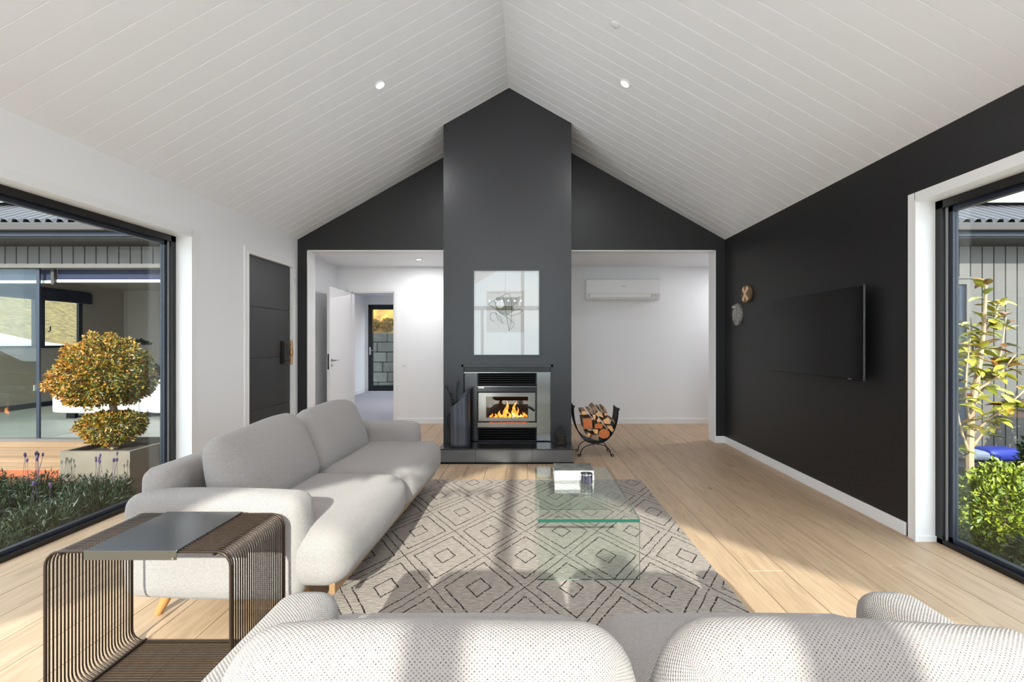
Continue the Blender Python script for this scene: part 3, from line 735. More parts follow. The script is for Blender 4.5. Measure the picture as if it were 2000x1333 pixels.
# ------------------------------------------------------------------ hearth and wood burner
HF, HT = 4.65, .157
t = thing('hearth', 'raised black hearth with grey tiles along its front face', 'hearth', (-.2175, 4.8, 0))
box('slab', 'hearth_black', t, CX0+.004, CX1-.004, HF+.012, CY-.001, .0, HT-.012)
xs = [CX0, -.53, .05, CX1]
for i in range(3):
    box('front_tile', 'tile_grey', t, xs[i]+.0015, xs[i+1]-.0015, HF, HF+.012, .022, HT-.013, bevel=.0015)
    box('top_tile', 'hearth_black', t, xs[i]+.001, xs[i+1]-.001, HF-.002, CY-.001, HT-.012, HT, bevel=.0015)
box('toe_strip', 'iron', t, CX0+.01, CX1-.01, HF+.004, HF+.012, 0, .021)
def PX(px, Y): return (px-1030)/889*Y
def PZ(py, Y): return 1.25-(py-668)/889*Y
YI = 4.99                                      # face of the insert
t = thing('wood_burner', 'stainless steel and black wood burner with a lit fire set into the chimney', 'fireplace', (-.22, YI, HT))
m = MB()
m.box(FX0-.018, FX0+.006, CY-.006, CY+.03, HT, FZ1+.02).box(FX1-.006, FX1+.018, CY-.006, CY+.03, HT, FZ1+.02).box(FX0-.018, FX1+.018, CY-.006, CY+.03, FZ1-.01, FZ1+.02)
m.build('outer_trim', 'chimney_grey', t, bevel=.002)
ux0, ux1 = -.548, .102
box('top_panel', 'stove_black', t, FX0+.006, FX1-.006, CY+.02, CY+.035, .915, FZ1-.01)
box('top_edge', 'steel', t, FX0+.006, FX1-.006, CY+.008, CY+.02, .912, .920)
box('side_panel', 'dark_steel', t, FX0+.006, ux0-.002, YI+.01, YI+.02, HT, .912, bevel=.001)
box('side_panel', 'steel', t, ux1+.002, FX1-.006, YI+.01, YI+.02, HT, .912, bevel=.001)
box('housing', 'stove_black', t, ux0, ux1, YI+.03, YI+.04, .78, .912)
for i in range(5):
    MB().prism([(YI-.002, .795+i*.024), (YI+.002, .793+i*.024), (YI+.028, .807+i*.024), (YI+.024, .810+i*.024)], ux0+.01, ux1-.01, 'x').build('louvre', 'dark_steel', t)
box('canopy_bar', 'dark_steel', t, ux0, ux1, YI-.01, YI+.03, .705, .768, bevel=.003)
box('canopy_edge', 'steel', t, ux0, ux1, YI-.014, YI-.01, .760, .768)
box('badge', 'plastic_white', t, ux0+.012, ux0+.075, YI-.013, YI-.0105, .742, .757)
# firebox body
m = MB()
bx0, bx1, bz0, bz1 = -.46, .02, .335, .70
m.box(bx0-.02, bx0, YI+.02, YI+.40, bz0-.02, bz1).box(bx1, bx1+.02, YI+.02, YI+.40, bz0-.02, bz1).box(bx0-.02, bx1+.02, YI+.38, YI+.40, bz0-.02, bz1).box(bx0-.02, bx1+.02, YI+.02, YI+.40, bz1-.02, bz1).box(bx0-.02, bx1+.02, YI+.02, YI+.40, bz0-.02, bz0)
m.build('firebox', 'soot', t)
box('back_plate', 'stove_black', t, ux0, bx0-.02, YI+.02, YI+.03, .335, .705); box('back_plate', 'stove_black', t, bx1+.02, ux1, YI+.02, YI+.03, .335, .705)
dm = MB()
gx0, gx1, gz0, gz1 = -.452, .008, .42, .652
dx0, dx1, dz0, dz1 = -.535, .085, .385, .693
for q in ((dx0, gx0, dz0, dz1), (gx1, dx1, dz0, dz1), (gx0, gx1, dz0, gz0), (gx0, gx1, gz1, dz1)):
    dm.box(q[0], q[1], YI-.012, YI+.012, q[2], q[3])
dr = dm.build('door', 'steel', t)
m = MB()
w = .012
m.box(dx0-.006, dx1+.006, YI-.008, YI+.014, dz0-.008, dz0).box(dx0-.006, dx1+.006, YI-.008, YI+.014, dz1, dz1+.008).box(dx0-.008, dx0, YI-.008, YI+.014, dz0, dz1).box(dx1, dx1+.008, YI-.008, YI+.014, dz0, dz1)
m.build('door_seal', 'stove_black', dr)
box('door_glass', 'stove_glass', dr, gx0, gx1, YI+.0, YI+.004, gz0, gz1)
MB().tube([(dx1-.012, YI-.02, .50), (dx1-.03, YI-.05, .515), (dx1-.075, YI-.06, .545)], [.011, .010, .008], 10).build('door_handle', 'iron', dr, smooth=True)
box('lower_bar', 'steel', t, ux0, ux1, YI-.014, YI+.02, .315, .368, bevel=.003)
box('lower_housing', 'stove_black', t, ux0, ux1, YI+.03, YI+.04, HT, .315)
for i in range(5):
    MB().prism([(YI-.002, .178+i*.026), (YI+.002, .176+i*.026), (YI+.028, .190+i*.026), (YI+.024, .193+i*.026)], ux0+.01, ux1-.01, 'x').build('louvre', 'dark_steel', t)
box('bottom_rail', 'dark_steel', t, ux0, ux1, YI-.006, YI+.02, HT+.001, HT+.014)
# burning logs and flames
def rlog(name, a, b, r, mat, label, cat, seg=9, group=None):
    m = MB(); a = Vector(a); b = Vector(b)
    pts = [a.lerp(b, k/4)+Vector((random.uniform(-1, 1), random.uniform(-1, 1), random.uniform(-1, 1)))*r*.12 for k in range(5)]
    o = m.tube(pts, [r*random.uniform(.9, 1.08) for _ in pts], seg).build(name, mat, None, True, loc=tuple((a+b)/2))
    return tag(o, label, cat, group)
random.seed(11)
rlog('burning_log', (-.43, 5.17, .375), (-.03, 5.20, .372), .036, 'ember_glow', 'charred log glowing red along the back of the fire', 'log', group='burning logs')
rlog('burning_log', (-.41, 5.09, .370), (-.12, 5.11, .374), .032, 'ember_glow', 'short glowing log at the front left of the fire', 'log', group='burning logs')
rlog('burning_log', (-.16, 5.08, .37), (-.01, 5.12, .385), .030, 'ember_glow', 'glowing log stub at the front right of the fire', 'log', group='burning logs')
fr = thing('fire', 'orange flames burning behind the glass of the wood burner', 'fire', (-.22, 5.13, .405))
def flame(x, y, z, h, r, mat, lean):
    pts = []; rs = []
    for k in range(9):
        q = k/8; pts.append((x+lean*q*q*h+.012*math.sin(q*7+x*40), y+.008*math.sin(q*5+x*20), z+h*q)); rs.append(max(.0012, r*(math.sin(math.pi*min(1, .28+q*.72))**1.1)))
    MB().tube(pts, rs, 7).build('flame', mat, fr, True)
for (x, h, r, mat, ln) in ((-.245, .205, .024, 'flame', .1), (-.243, .13, .017, 'flame_core', .05), (-.155, .19, .022, 'flame', .15), (-.165, .11, .014, 'flame_core', .1), (-.30, .10, .018, 'flame', -.2), (-.105, .13, .014, 'flame', -.1),
                    (-.36, .065, .016, 'flame', .2), (-.055, .08, .014, 'flame', .2), (-.02, .07, .012, 'flame', -.1), (-.20, .09, .016, 'flame', -.1), (-.41, .06, .012, 'flame', .2), (-.285, .05, .012, 'flame_core', .3), (-.085, .055, .012, 'flame_core', .2)):
    flame(x, 5.13+random.uniform(-.03, .03), .385, h, r, mat, ln)
bm_ = MB()
for i in range(40):
    x = random.uniform(-.44, 0); y = random.uniform(5.05, 5.25); s = random.uniform(.008, .018)
    bm_.lathe([(.002, 0), (s, .3*s), (s*.8, s), (.002, 1.3*s)], (x, y, .336), 6)
tag(bm_.build('embers', 'ember_glow', fr), kind='stuff')
fl = bpy.data.lights.new('fire_glow', 'POINT'); fl.energy = .8; fl.color = (1, .45, .12); fl.shadow_soft_size = .04
flo = bpy.data.objects.new('fire_glow', fl); C.objects.link(flo); flo.parent = fr; flo.location = (0, -.02, .08)

# coal scuttle with dried stems, lantern
SX, SY, SRd = -.705, 4.805, .098
t = thing('coal_scuttle', 'tall grey metal scuttle with a slanted top on the left of the hearth', 'scuttle', (SX, SY, HT))
seg = 32; m = MB(); vs = []
def top_z(a): return .66+.085*math.cos(a-R(15))
ring = []
levels = [0, .015, .03, .2, .215, .23]
for k in range(seg):
    a = 2*math.pi*k/seg
    col = [(SRd*(.93 if z < .01 else 1.0 if z in (.015,) else .985)*(1.012 if z in (.215,) else 1), z) for z in levels]
    zt = top_z(a)-HT
    col += [(SRd*.985, zt)]
    col += [(SRd*.985-.004, zt), (SRd*.97-.004, .02)]
    for r, z in col: vs.append((SX+r*math.cos(a)*1.05, SY+r*math.sin(a), HT+z+.0005))
nl_ = len(levels)+3
fs = [(k*nl_+j, ((k+1) % seg)*nl_+j, ((k+1) % seg)*nl_+j+1, k*nl_+j+1) for k in range(seg) for j in range(nl_-1)]
fs += [tuple(k*nl_ for k in range(seg))[::-1], tuple(k*nl_+nl_-1 for k in range(seg))]
m.add(vs, fs); m.build('bucket', 'scuttle', t, smooth=True)
m = MB(); m.tube([(SX-.11, SY+.03*0, .32), (SX-.135, SY, .36), (SX-.14, SY, .46), (SX-.11, SY, .50)], .006, 8).build('handle', 'iron', t, smooth=True)
for i, (dx, h, ln) in enumerate(((-.10, .79, -.06), (-.045, .84, 0.02), (-.075, .70, -.05))):
    m = MB(); m.tube([(SX+dx*.6, SY+.02*i, HT+.06), (SX+dx, SY+.02*i, h-.12), (SX+dx+ln, SY+.02*i, h)], .0035, 6)
    for k in range(14):
        q = k/13; p = Vector((SX+dx+ln*q, SY+.02*i, h-.11*(1-q)))
        leaf_mb(m, p, .028, Vector((0, 0, .8)), .35)
    o = m.build('dried_stem', 'iron', None, loc=(SX+dx*.6, SY+.02*i, HT+.06))
    tag(o, ('tall black dried stem leaning left in the scuttle', 'thin upright dried stem at the back of the scuttle', 'short drooping dried stem low in the scuttle')[i], 'dried stem', 'dried stems in the scuttle')
LX, LY = .352, 4.83
t = thing('lantern', 'small black lantern with a ring top on the right of the hearth', 'lantern', (LX, LY, HT))
m = MB(); hw = .046
for sx in (-1, 1):
    for sy in (-1, 1): m.box(LX+sx*hw-.005, LX+sx*hw+.005, LY+sy*hw-.005, LY+sy*hw+.005, HT+.012, HT+.115)
m.box(LX-hw-.01, LX+hw+.01, LY-hw-.01, LY+hw+.01, HT+.0005, HT+.012).build('frame', 'iron', t)
m = MB(); b_ = HT+.115
m.add([(LX-hw-.008, LY-hw-.008, b_), (LX+hw+.008, LY-hw-.008, b_), (LX+hw+.008, LY+hw+.008, b_), (LX-hw-.008, LY+hw+.008, b_), (LX-.014, LY-.014, b_+.055), (LX+.014, LY-.014, b_+.055), (LX+.014, LY+.014, b_+.055), (LX-.014, LY+.014, b_+.055)],
      [(0, 3, 2, 1), (4, 5, 6, 7), (0, 1, 5, 4), (1, 2, 6, 5), (2, 3, 7, 6), (3, 0, 4, 7)]).build('roof', 'iron', t)
MB().tube([(LX+.014*math.cos(a*math.pi/8), LY, b_+.069+.016*math.sin(a*math.pi/8)) for a in range(16)], .0025, 6, True).build('ring', 'iron', t)
for q in ((LX-hw, LX+hw, LY-hw-.001, LY-hw+.001), (LX-hw, LX+hw, LY+hw-.001, LY+hw+.001), (LX-hw-.001, LX-hw+.001, LY-hw, LY+hw), (LX+hw-.001, LX+hw+.001, LY-hw, LY+hw)):
    box('glass', 'stove_glass', t, *q, HT+.012, HT+.115)
MB().lathe([(.022, .0), (.022, .06)], (LX, LY, HT+.0125), 16).build('candle', 'wax', t)

# ------------------------------------------------------------------ framed print over the fire
ax0, ax1, az0, az1 = -.591, .139, 1.100, 2.036
t = thing('framed_print', 'framed abstract line drawing on white behind glass above the fireplace', 'picture', ((ax0+ax1)/2, CY, az0))
m = MB(); f = .012
m.box(ax0, ax0+f, CY-.028, CY-.002, az0, az1).box(ax1-f, ax1, CY-.028, CY-.002, az0, az1).box(ax0+f, ax1-f, CY-.028, CY-.002, az0, az0+f).box(ax0+f, ax1-f, CY-.028, CY-.002, az1-f, az1)
m.build('frame', 'picture_frame', t)
box('mount', 'paper_white', t, ax0+f, ax1-f, CY-.014, CY-.004, az0+f, az1-f)
def AP(cx, cy): return (ax0+(cx-150)*(ax1-ax0)/790, az1-(cy-165)*(az1-az0)/1010)
def flat(name, mat, pts, y, par): return MB().prism([AP(*p) for p in pts], y-.0004, y, 'y').build(name, mat, par)
ppr = flat('paper', 'paper_beige', [(310, 412), (750, 412), (750, 900), (310, 900)], CY-.0142, t)
flat('grey_shape', 'grey_print', [(530+115*math.cos(k*math.pi/12), 752+62*math.sin(k*math.pi/12)) for k in range(24)], CY-.0148, ppr)
flat('olive_shape', 'olive_print', [(400, 540), (430, 487), (690, 490), (668, 570), (620, 600), (640, 640), (560, 700), (480, 690), (430, 640)], CY-.0154, ppr)
flat('white_disc', 'paper_white', [(470+48*math.cos(k*math.pi/12), 570+46*math.sin(k*math.pi/12)) for k in range(24)], CY-.016, ppr)
for pts in ([(330, 570), (440, 505), (545, 445), (580, 458), (600, 520), (606, 640), (600, 780), (577, 885)], [(505, 470), (530, 600), (545, 720), (560, 800), (577, 885)], [(330, 570), (420, 630), (545, 720), (640, 800), (600, 865)],
            [(405, 665), (365, 675), (348, 710), (365, 755), (405, 775)], [(610, 535), (700, 480), (695, 510), (665, 600)], [(600, 650), (690, 630), (740, 640), (690, 680), (600, 705), (550, 690)], [(415, 670), (440, 740), (505, 795), (480, 740), (415, 665)]):
    MB().tube([(AP(*p)[0], CY-.0166, AP(*p)[1]) for p in pts], .0026, 5).build('ink_line', 'ink', ppr)
box('glass', 'print_glass', t, ax0+f, ax1-f, CY-.022, CY-.020, az0+f, az1-f)

# ------------------------------------------------------------------ log rack with split logs
KY0, KY1 = 4.935, 5.19
KX, KZ = .742, .150
t = thing('log_rack', 'black curved iron log rack on four scrolled legs beside the chimney', 'log rack', (KX, 5.06, 0))
def U(q):                                             # q -1..1 along the cradle
    return (KX+.243*math.copysign(abs(math.sin(q*math.pi/2))**.92, q), KZ+.365*(1-math.cos(q*math.pi/2))**1.05+(.03 if q < 0 else 0)*abs(q)**3)
N = 28; us = [U(-1+2*i/N) for i in range(N+1)]
m = MB(); vs = [(p[0], KY0, p[1]) for p in us]+[(p[0], KY1, p[1]) for p in us]+[(p[0], KY0, p[1]-.004) for p in us]+[(p[0], KY1, p[1]-.004) for p in us]
k = N+1
m.add(vs, [(i, i+1, k+i+1, k+i) for i in range(N)]+[(2*k+i, 3*k+i, 3*k+i+1, 2*k+i+1) for i in range(N)]+[(i, 2*k+i, 2*k+i+1, i+1) for i in range(N)]+[(k+i, k+i+1, 3*k+i+1, 3*k+i) for i in range(N)])
m.build('cradle', 'iron', t, smooth=True)
for yy in (KY0, KY1): MB().tube([(p[0], yy, p[1]) for p in us], .006, 8).build('rim', 'iron', t, smooth=True)
for sg in (-1, 1):
    p = U(sg)
    MB().tube([(p[0], KY0-.02, p[1]+.008), (p[0], KY1+.02, p[1]+.008)], .007, 8).build('handle_bar', 'iron', t, smooth=True)
    MB().tube([(p[0]+sg*.012*math.cos(a*math.pi/6), KY0-.02, p[1]+.008+.012*math.sin(a*math.pi/6)) for a in range(12)], .004, 6, True).build('scroll', 'iron', t, smooth=True)
for yy in (KY0+.01, KY1-.01):
    for sg in (-1, 1):
        pts = [(KX+sg*(.02+.145*math.sin(a*math.pi/16)), yy, .012+.125*math.cos(a*math.pi/16)**.8 if a < 8 else .012) for a in range(9)]
        m = MB(); m.tube([(KX+sg*.005, yy, KZ-.006)]+pts, .005, 8)
        m.tube([(KX+sg*(.165+.016)+.012*math.cos(a*math.pi/6), yy, .0175+.012*math.sin(a*math.pi/6)) for a in range(12)], .005, 6, True)
        m.build('leg', 'iron', t, smooth=True)
def LG(p): return ((80+p[0]*.0975)/889*4.95, 1.25-(112+p[1]*.0975)/889*4.95)
logs = [([(275, 382), (468, 374), (478, 575), (312, 583)], 'log_end_red', 'large square-cut log at the left of the rack'),
        ([(258, 232), (350, 227), (380, 275), (340, 308), (265, 305)], 'log_end', 'small split log above the square log in the rack'),
        ([(522, 500), (600, 470), (690, 492), (670, 588), (520, 572)], 'log_end_red', 'flat reddish log in the middle of the rack'),
        ([(672, 420), (790, 338), (835, 488), (720, 480)], 'log_end', 'pale wedge log at the upper right of the rack'),
        ([(715+112*math.cos(a*math.pi/8), 685+98*math.sin(a*math.pi/8)) for a in range(16)], 'log_end_red', 'round red-brown log at the lower right of the rack'),
        ([(472, 592), (595, 598), (585, 698), (520, 678)], 'log_end', 'small pale block log left of the round log'),
        ([(352, 690), (410, 658), (450, 700), (392, 762)], 'log_end', 'small tilted square log at the lower left of the rack'),
        ([(460, 718), (595, 705), (600, 822), (450, 780)], 'log_bark', 'grey weathered log at the bottom of the rack'),
        ([(755, 512), (860, 522), (900, 600), (870, 655), (790, 575)], 'log_end', 'curved split log at the right side of the rack'),
        ([(472, 292), (545, 302), (530, 425), (490, 372)], 'log_end', 'narrow pale wedge log near the centre of the rack'),
        ([(555, 430), (600, 358), (650, 440), (600, 462)], 'log_end', 'small triangular log at the centre of the rack'),
        ([(535, 282), (590, 228), (700, 330), (685, 368), (590, 322)], 'log_end', 'broad angled log at the upper centre of the rack'),
        ([(385, 204), (456, 202), (500, 285), (452, 298)], 'log_bark', 'bark-covered log at the upper left of the rack'),
        ([(462, 182), (530, 118), (570, 180), (530, 262)], 'log_bark', 'topmost bark-faced log in the rack'),
        ([(592, 162), (640, 164), (712, 258), (660, 268)], 'log_bark', 'dark leaning log at the top of the rack right of the topmost'),
        ([(682, 172), (720, 154), (790, 288), (742, 262)], 'log_bark', 'brown leaning log at the top right of the rack'),
        ([(705, 272), (738, 266), (782, 312), (722, 326)], 'log_end', 'small pale log tucked under the top right log'),
        ([(852, 392), (905, 402), (925, 478), (880, 440)], 'log_bark', 'thin dark log against the right rim of the rack')]
random.seed(5)
for poly, endm, lab in logs:
    pts = [LG(p) for p in poly]; ya = KY0-.012+random.uniform(-.01, .012); yb = ya+random.uniform(.25, .28)
    cx = sum(p[0] for p in pts)/len(pts); cz = sum(p[1] for p in pts)/len(pts)
    o = MB().prism(pts, ya, yb, 'y', 0, 1).build('firewood_log', ['log_bark', endm], None, loc=(cx, (ya+yb)/2, cz), bevel=.002, bseg=1)
    tag(o, lab, 'log', 'split logs in the rack')

# ------------------------------------------------------------------ television, wall ornaments, heat pump, switches
t = thing('television', 'flat black television mounted on the black right-hand wall', 'television', (XR, 3.8, .975))
box('body', 'tv_black', t, 2.365, 2.372, 3.2, 4.4, .975, 1.65, bevel=.002)
sc_ = box('screen', 'tv_screen', t, 2.361, 2.365, 3.208, 4.392, .99, 1.643)
m = MB(); m.box(2.360, 2.372, 3.194, 3.2, .972, 1.653).build('side_edge', 'chrome', t)
box('bottom_edge', 'dark_steel', t, 2.360, 2.372, 3.2, 4.4, .969, .975)
box('rear_box', 'tv_black', t, 2.372, 2.425, 3.5, 4.15, 1.02, 1.4, bevel=.005)
box('wall_mount', 'iron', t, 2.425, XR-.0005, 3.6, 4.0, 1.1, 1.4)
box('logo', 'chrome', t, 2.358, 2.360, 3.31, 3.35, .977, .983)
t = thing('wall_ornament', 'round tan wooden ornament with a pale cross on the black wall', 'wall ornament', (XR, 5.05, 1.784), group='ornaments by the television')
def disc_x(name, mat, par, y, z, r, x0, x1, n=28, ry=1, dome=0):
    m = MB(); prof = [(r, x0), (r, x1)]
    vs = []
    for rr_, xx in ((r, x0), (r, x1), (r*.85, x1-dome*.6), (r*.01, x1-dome)):
        vs += [(xx, y+rr_*ry*math.cos(2*math.pi*k/n), z+rr_*math.sin(2*math.pi*k/n)) for k in range(n)]
    fs = [(i*n+k, i*n+(k+1) % n, (i+1)*n+(k+1) % n, (i+1)*n+k) for i in range(3) for k in range(n)]+[tuple(range(n))]
    return m.add(vs, fs).build(name, mat, par, smooth=True)
disc_x('disc', 'ornament_tan', t, 5.05, 1.784, .094, XR-.0005, XR-.030, dome=.006)
for s in (-1, 1):
    m = MB(); c_ = Vector((0, 5.05, 1.784)); a = Vector((0, .055*s, .07)); p_ = Vector((0, .07, -.055*s)).normalized()
    for e in (-1, 1):
        q0 = c_; q1 = c_+a*e
        m.add([(XR-.041, *(q0+p_*.007)[1:]), (XR-.041, *(q0-p_*.007)[1:]), (XR-.036, *(q1-p_*.024)[1:]), (XR-.036, *(q1+p_*.024)[1:]),
               (XR-.028, *(q0+p_*.007)[1:]), (XR-.028, *(q0-p_*.007)[1:]), (XR-.028, *(q1-p_*.024)[1:]), (XR-.028, *(q1+p_*.024)[1:])],
              [(0, 1, 2, 3), (4, 7, 6, 5), (0, 4, 5, 1), (1, 5, 6, 2), (2, 6, 7, 3), (3, 7, 4, 0)])
    m.build('cross_arm', 'trim_white', t)
pm('ornament_pale', (226, 196, 160), .5)
for o in list(t.children):
    if o.name.startswith('cross_arm'): o.data.materials.clear(); o.data.materials.append(MATS['ornament_pale'])
t = thing('wall_ornament', 'oval silver relief ornament below the round one on the black wall', 'wall ornament', (XR, 5.28, 1.57), group='ornaments by the television')
disc_x('plaque', 'ornament_silver', t, 5.28, 1.57, .128, XR-.0005, XR-.028, ry=.8, dome=.012)
for i in range(7):
    a = -.6+.2*i
    MB().tube([(XR-.042, 5.28+.02*math.sin(a*2), 1.64), (XR-.046, 5.28+.05*math.sin(a), 1.58), (XR-.040, 5.28+.085*math.sin(a), 1.50)], [.006, .009, .003], 6).build('ridge', 'ornament_silver', t, smooth=True)
MB().lathe([(.002, 0), (.028, .02), (.03, .04), (.002, .06)], (XR-.045, 5.29, 1.625), 10).build('boss', 'ornament_silver', t, smooth=True)

t = thing('heat_pump', 'white wall-mounted heat pump high on the hall wall', 'heat pump', (1.42, HY, 1.88))
hx0, hx1, hz0, hz1, hy0 = .875, 1.973, 1.885, 2.195, HY-.2
prof = [(HY-.0005, hz0+.02), (HY-.0005, hz1), (hy0+.03, hz1), (hy0, hz1-.02), (hy0, hz0+.085), (hy0+.05, hz0), (HY-.03, hz0)]
MB().prism(prof, hx0, hx1, 'x').build('body', 'plastic_white', t, bevel=.006)
fl_ = box('flap', 'plastic_white', t, hx0+.06, hx1-.14, hy0-.002, hy0+.008, hz0+.028, hz0+.078, bevel=.003)
fl_.data.transform(Matrix.Translation((0, 0, 0)))
m = MB(); m.box(hx0+.03, hx1-.03, hy0-.0025, hy0, hz0+.083, hz0+.087).box(hx0+.03, hx0+.034, hy0-.0025, hy0, hz0+.03, hz0+.083).box(hx1-.13, hx1-.126, hy0-.0025, hy0+.03, hz0+.03, hz0+.083).build('outlet_gap', 'plastic_grey', t)
box('badge', 'plastic_grey', t, 1.40, 1.46, hy0-.002, hy0, hz0+.185, hz0+.200)
box('display', 'plastic_grey', t, hx1-.1, hx1-.05, hy0+.004, hy0+.02, hz0+.045, hz0+.07)
def switch(label, x, z, w=.07, h=.11):
    t = thing('light_switch', label, 'light switch', (x, HY, z))
    box('plate', 'plastic_white', t, x-w/2, x+w/2, HY-.008, HY-.0005, z-h/2, z+h/2, bevel=.002)
    box('rocker', 'plastic_white', t, x-.014, x+.014, HY-.012, HY-.008, z-.02, z+.02, bevel=.001)
switch('white light switch on the hall wall right of the open white door', -1.875, .945)

# ------------------------------------------------------------------ outside: cross wing, roofs
gnd = struct(MB().box(-60, 60, -25, 5.84, -.5, -.3).box(-60, -9.6, 5.84, 60, -.5, -.3).box(3.75, 60, 5.84, 60, -.5, -.3).box(-9.6, 3.75, 13.0, 60, -.5, -.3).box(-4.1, 3.75, 11.6, 13.0, -.5, -.06).build('ground', 'ground_soil'))
WY = 5.85
def cladding(name, xa, xb, z0, z1, label=None):
    w = .148; base = struct(MB().box(xa, xb, WY+.02, WY+.08, z0, z1).build(name, 'cladding'))
    n = int(round((xb-xa)/w)); w = (xb-xa)/n
    me = MB().prism([(-w/2+.005, 0), (w/2-.005, 0), (w/2-.008, -.016), (-w/2+.008, -.016)], z0, z1, 'z').mesh('cladding_board')
    copies('cladding_board', me, 'cladding', base, [(xa+w*(i+.5), WY+.02, 0) for i in range(n)])
    return base
cladding('wall_wing_left', -9.5, -3.06, 2.25, 2.60)
cladding('wall_wing_right', 5.70, 8.1, -.3, 2.60)
cladding('wall_wing_window', 5.1, 5.70, 2.06, 2.60)
cladding('wall_wing_side', 2.66, 5.1, -.3, 2.60)
def wing_roof(nm, xa, xb):
    n = int((xb-xa)/.0095); ey, ez = 5.28, 2.66; L = 3.2; pt = .55
    vs = []
    for i in range(n+1):
        x = xa+(xb-xa)*i/n; h = max(-.017, min(.017, .03*math.sin(2*math.pi*(x/.13))))
        vs += [(x, ey-h*.4, ez+h), (x, ey+L-h*.4, ez+L*pt+h)]
    m = MB(); m.add(vs, [(2*i, 2*i+2, 2*i+3, 2*i+1) for i in range(n)])
    rf = struct(m.build(nm, 'roof_metal', smooth=True))
    box('roof_deck', 'fascia', rf, xa, xb, WY+.1, WY+.15, 2.6, 2.9)
    MB().prism([(ey+.05, ez-.05), (ey+L, ez+L*pt-.05), (ey+L, ez+L*pt-.02), (ey+.05, ez-.02)], xa, xb, 'x').build('underlay', 'fascia', rf)
    MB().box(xa, xb, ey-.03, ey+.06, ez-.115, ez-.025).build('gutter', 'fascia', rf, bevel=.01)
    box('fascia_board', 'navy_alu', rf, xa, xb, ey+.06, ey+.09, ez-.165, ez-.03)
    box('soffit', 'fascia', rf, xa, xb, ey+.09, WY+.02, ez-.18, ez-.165)
    box('frieze', 'fascia', rf, xa, xb, WY-.02, WY+.02, 2.51, 2.60)
    return rf, ey, ez, pt
rf, ey, ez, pt = wing_roof('roof_left', -11.5, -3.08)
rf2, *_ = wing_roof('roof_right', 2.68, 9.0)
def solar(x, q, label):
    sl = math.atan(pt); t = thing('solar_panel', label, 'solar panel', (x, ey+q, ez+q*pt+.07), group='solar panels', local=True); t.rotation_euler = (sl, 0, 0)
    box('glass', 'solar_blue', t, -.83, .83, .02, 1.0, .02, .03)
    m = MB(); m.box(-.85, .85, 0, .025, 0, .035).box(-.85, .85, .99, 1.02, 0, .035).box(-.85, -.83, .025, .99, 0, .035).box(.83, .85, .025, .99, 0, .035).build('frame', 'solar_rim', t)
    m = MB()
    for k in range(1, 10): m.box(-.83+.166*k-.003, -.83+.166*k+.003, .025, .99, .030, .031)
    for k in range(1, 6): m.box(-.83, .83, .165*k-.003, .165*k+.003, .030, .031)
    m.build('cell_grid', 'solar_rim', t)
    MB().box(-.7, -.66, .1, .9, -.06, 0).box(.66, .7, .1, .9, -.06, 0).build('rail', 'iron', t)
solar(-7.28, .58, 'blue solar panel on the corrugated roof seen through the left window')
solar(-9.03, .58, 'blue solar panel on the left-hand roof, further from the eaves corner')
solar(6.56, .58, 'blue solar panel on the corrugated roof seen through the right window')

# narrow window of the wing seen through the right pane
m = MB(); m.box(5.1, 5.16, WY-.03, WY+.08, -.3, 2.06).box(5.62, 5.70, WY-.03, WY+.08, -.3, 2.06).box(5.16, 5.62, WY-.03, WY+.08, 1.99, 2.06).box(5.1, 5.75, WY-.05, WY, 2.06, 2.085)
w4 = struct(m.build('window_4', 'cladding'))
m = MB(); m.box(5.16, 5.19, WY-.0, WY+.05, -.3, 1.99).box(5.55, 5.62, WY, WY+.05, -.3, 1.99).box(5.19, 5.55, WY, WY+.05, 1.94, 1.99).build('sash', 'navy_alu', w4)
box('pane', 'window_glass', w4, 5.19, 5.55, WY+.02, WY+.026, -.3, 1.94)
box('curtain', 'wing_sofa', w4, 5.17, 5.60, WY+.10, WY+.12, -.3, 2.0)

# ------------------------------------------------------------------ outside: wing room with open front, seen through the left window
RX0, RX1, RY1 = -9.4, -4.3, 10.6
struct(MB().box(RX0-.1, -3.06, WY+.0, RY1, -.3, -.005).build('floor_wing', 'wing_floor'))
W0, W1, WZ0, WZ1 = 7.0, 9.62, 1.13, 2.15
m = MB(); m.box(RX0-.1, RX0, WY+.08, W0, 0, 2.45).box(RX0-.1, RX0, W1, RY1, 0, 2.45).box(RX0-.1, RX0, W0, W1, 0, WZ0).box(RX0-.1, RX0, W0, W1, WZ1, 2.45)
struct(m.build('wall_wing_end', 'wing_wall'))
struct(MB().box(RX0, RX1, RY1, RY1+.1, 0, 2.45).build('wall_wing_back', 'wing_wall'))
struct(MB().box(RX1, RX1+.1, WY+.08, RY1, 0, 2.45).build('wall_wing_inner', 'wing_wall'))
struct(MB().box(RX0-.1, RX1+.1, WY+.08, RY1+.1, 2.45, 2.55).build('ceiling_wing', 'wing_wall'))
struct(MB().box(RX1, -3.06, WY+.02, WY+.08, 0, 2.25).build('wall_wing_post', 'cladding'))
struct(MB().box(RX0, RX0+.015, WY+.08, RY1, 0, .09).build('baseboard_wing', 'navy_fabric'))
m = MB(); wx = RX0-.05
m.box(wx, wx+.05, W0, W0+.06, WZ0, WZ1).box(wx, wx+.05, W1-.08, W1, WZ0, WZ1).box(wx, wx+.05, W0, W1, WZ0, WZ0+.05).box(wx, wx+.05, W0, W1, WZ1-.05, WZ1).box(wx-.01, wx+.06, 8.68, 8.86, WZ0, WZ1)
w5 = struct(m.build('window_5', 'navy_alu'))
box('pane', 'window_glass', w5, wx+.02, wx+.026, W0+.06, 8.68, WZ0+.05, WZ1-.05); box('pane', 'window_glass', w5, wx+.02, wx+.026, 8.86, W1-.08, WZ0+.05, WZ1-.05)
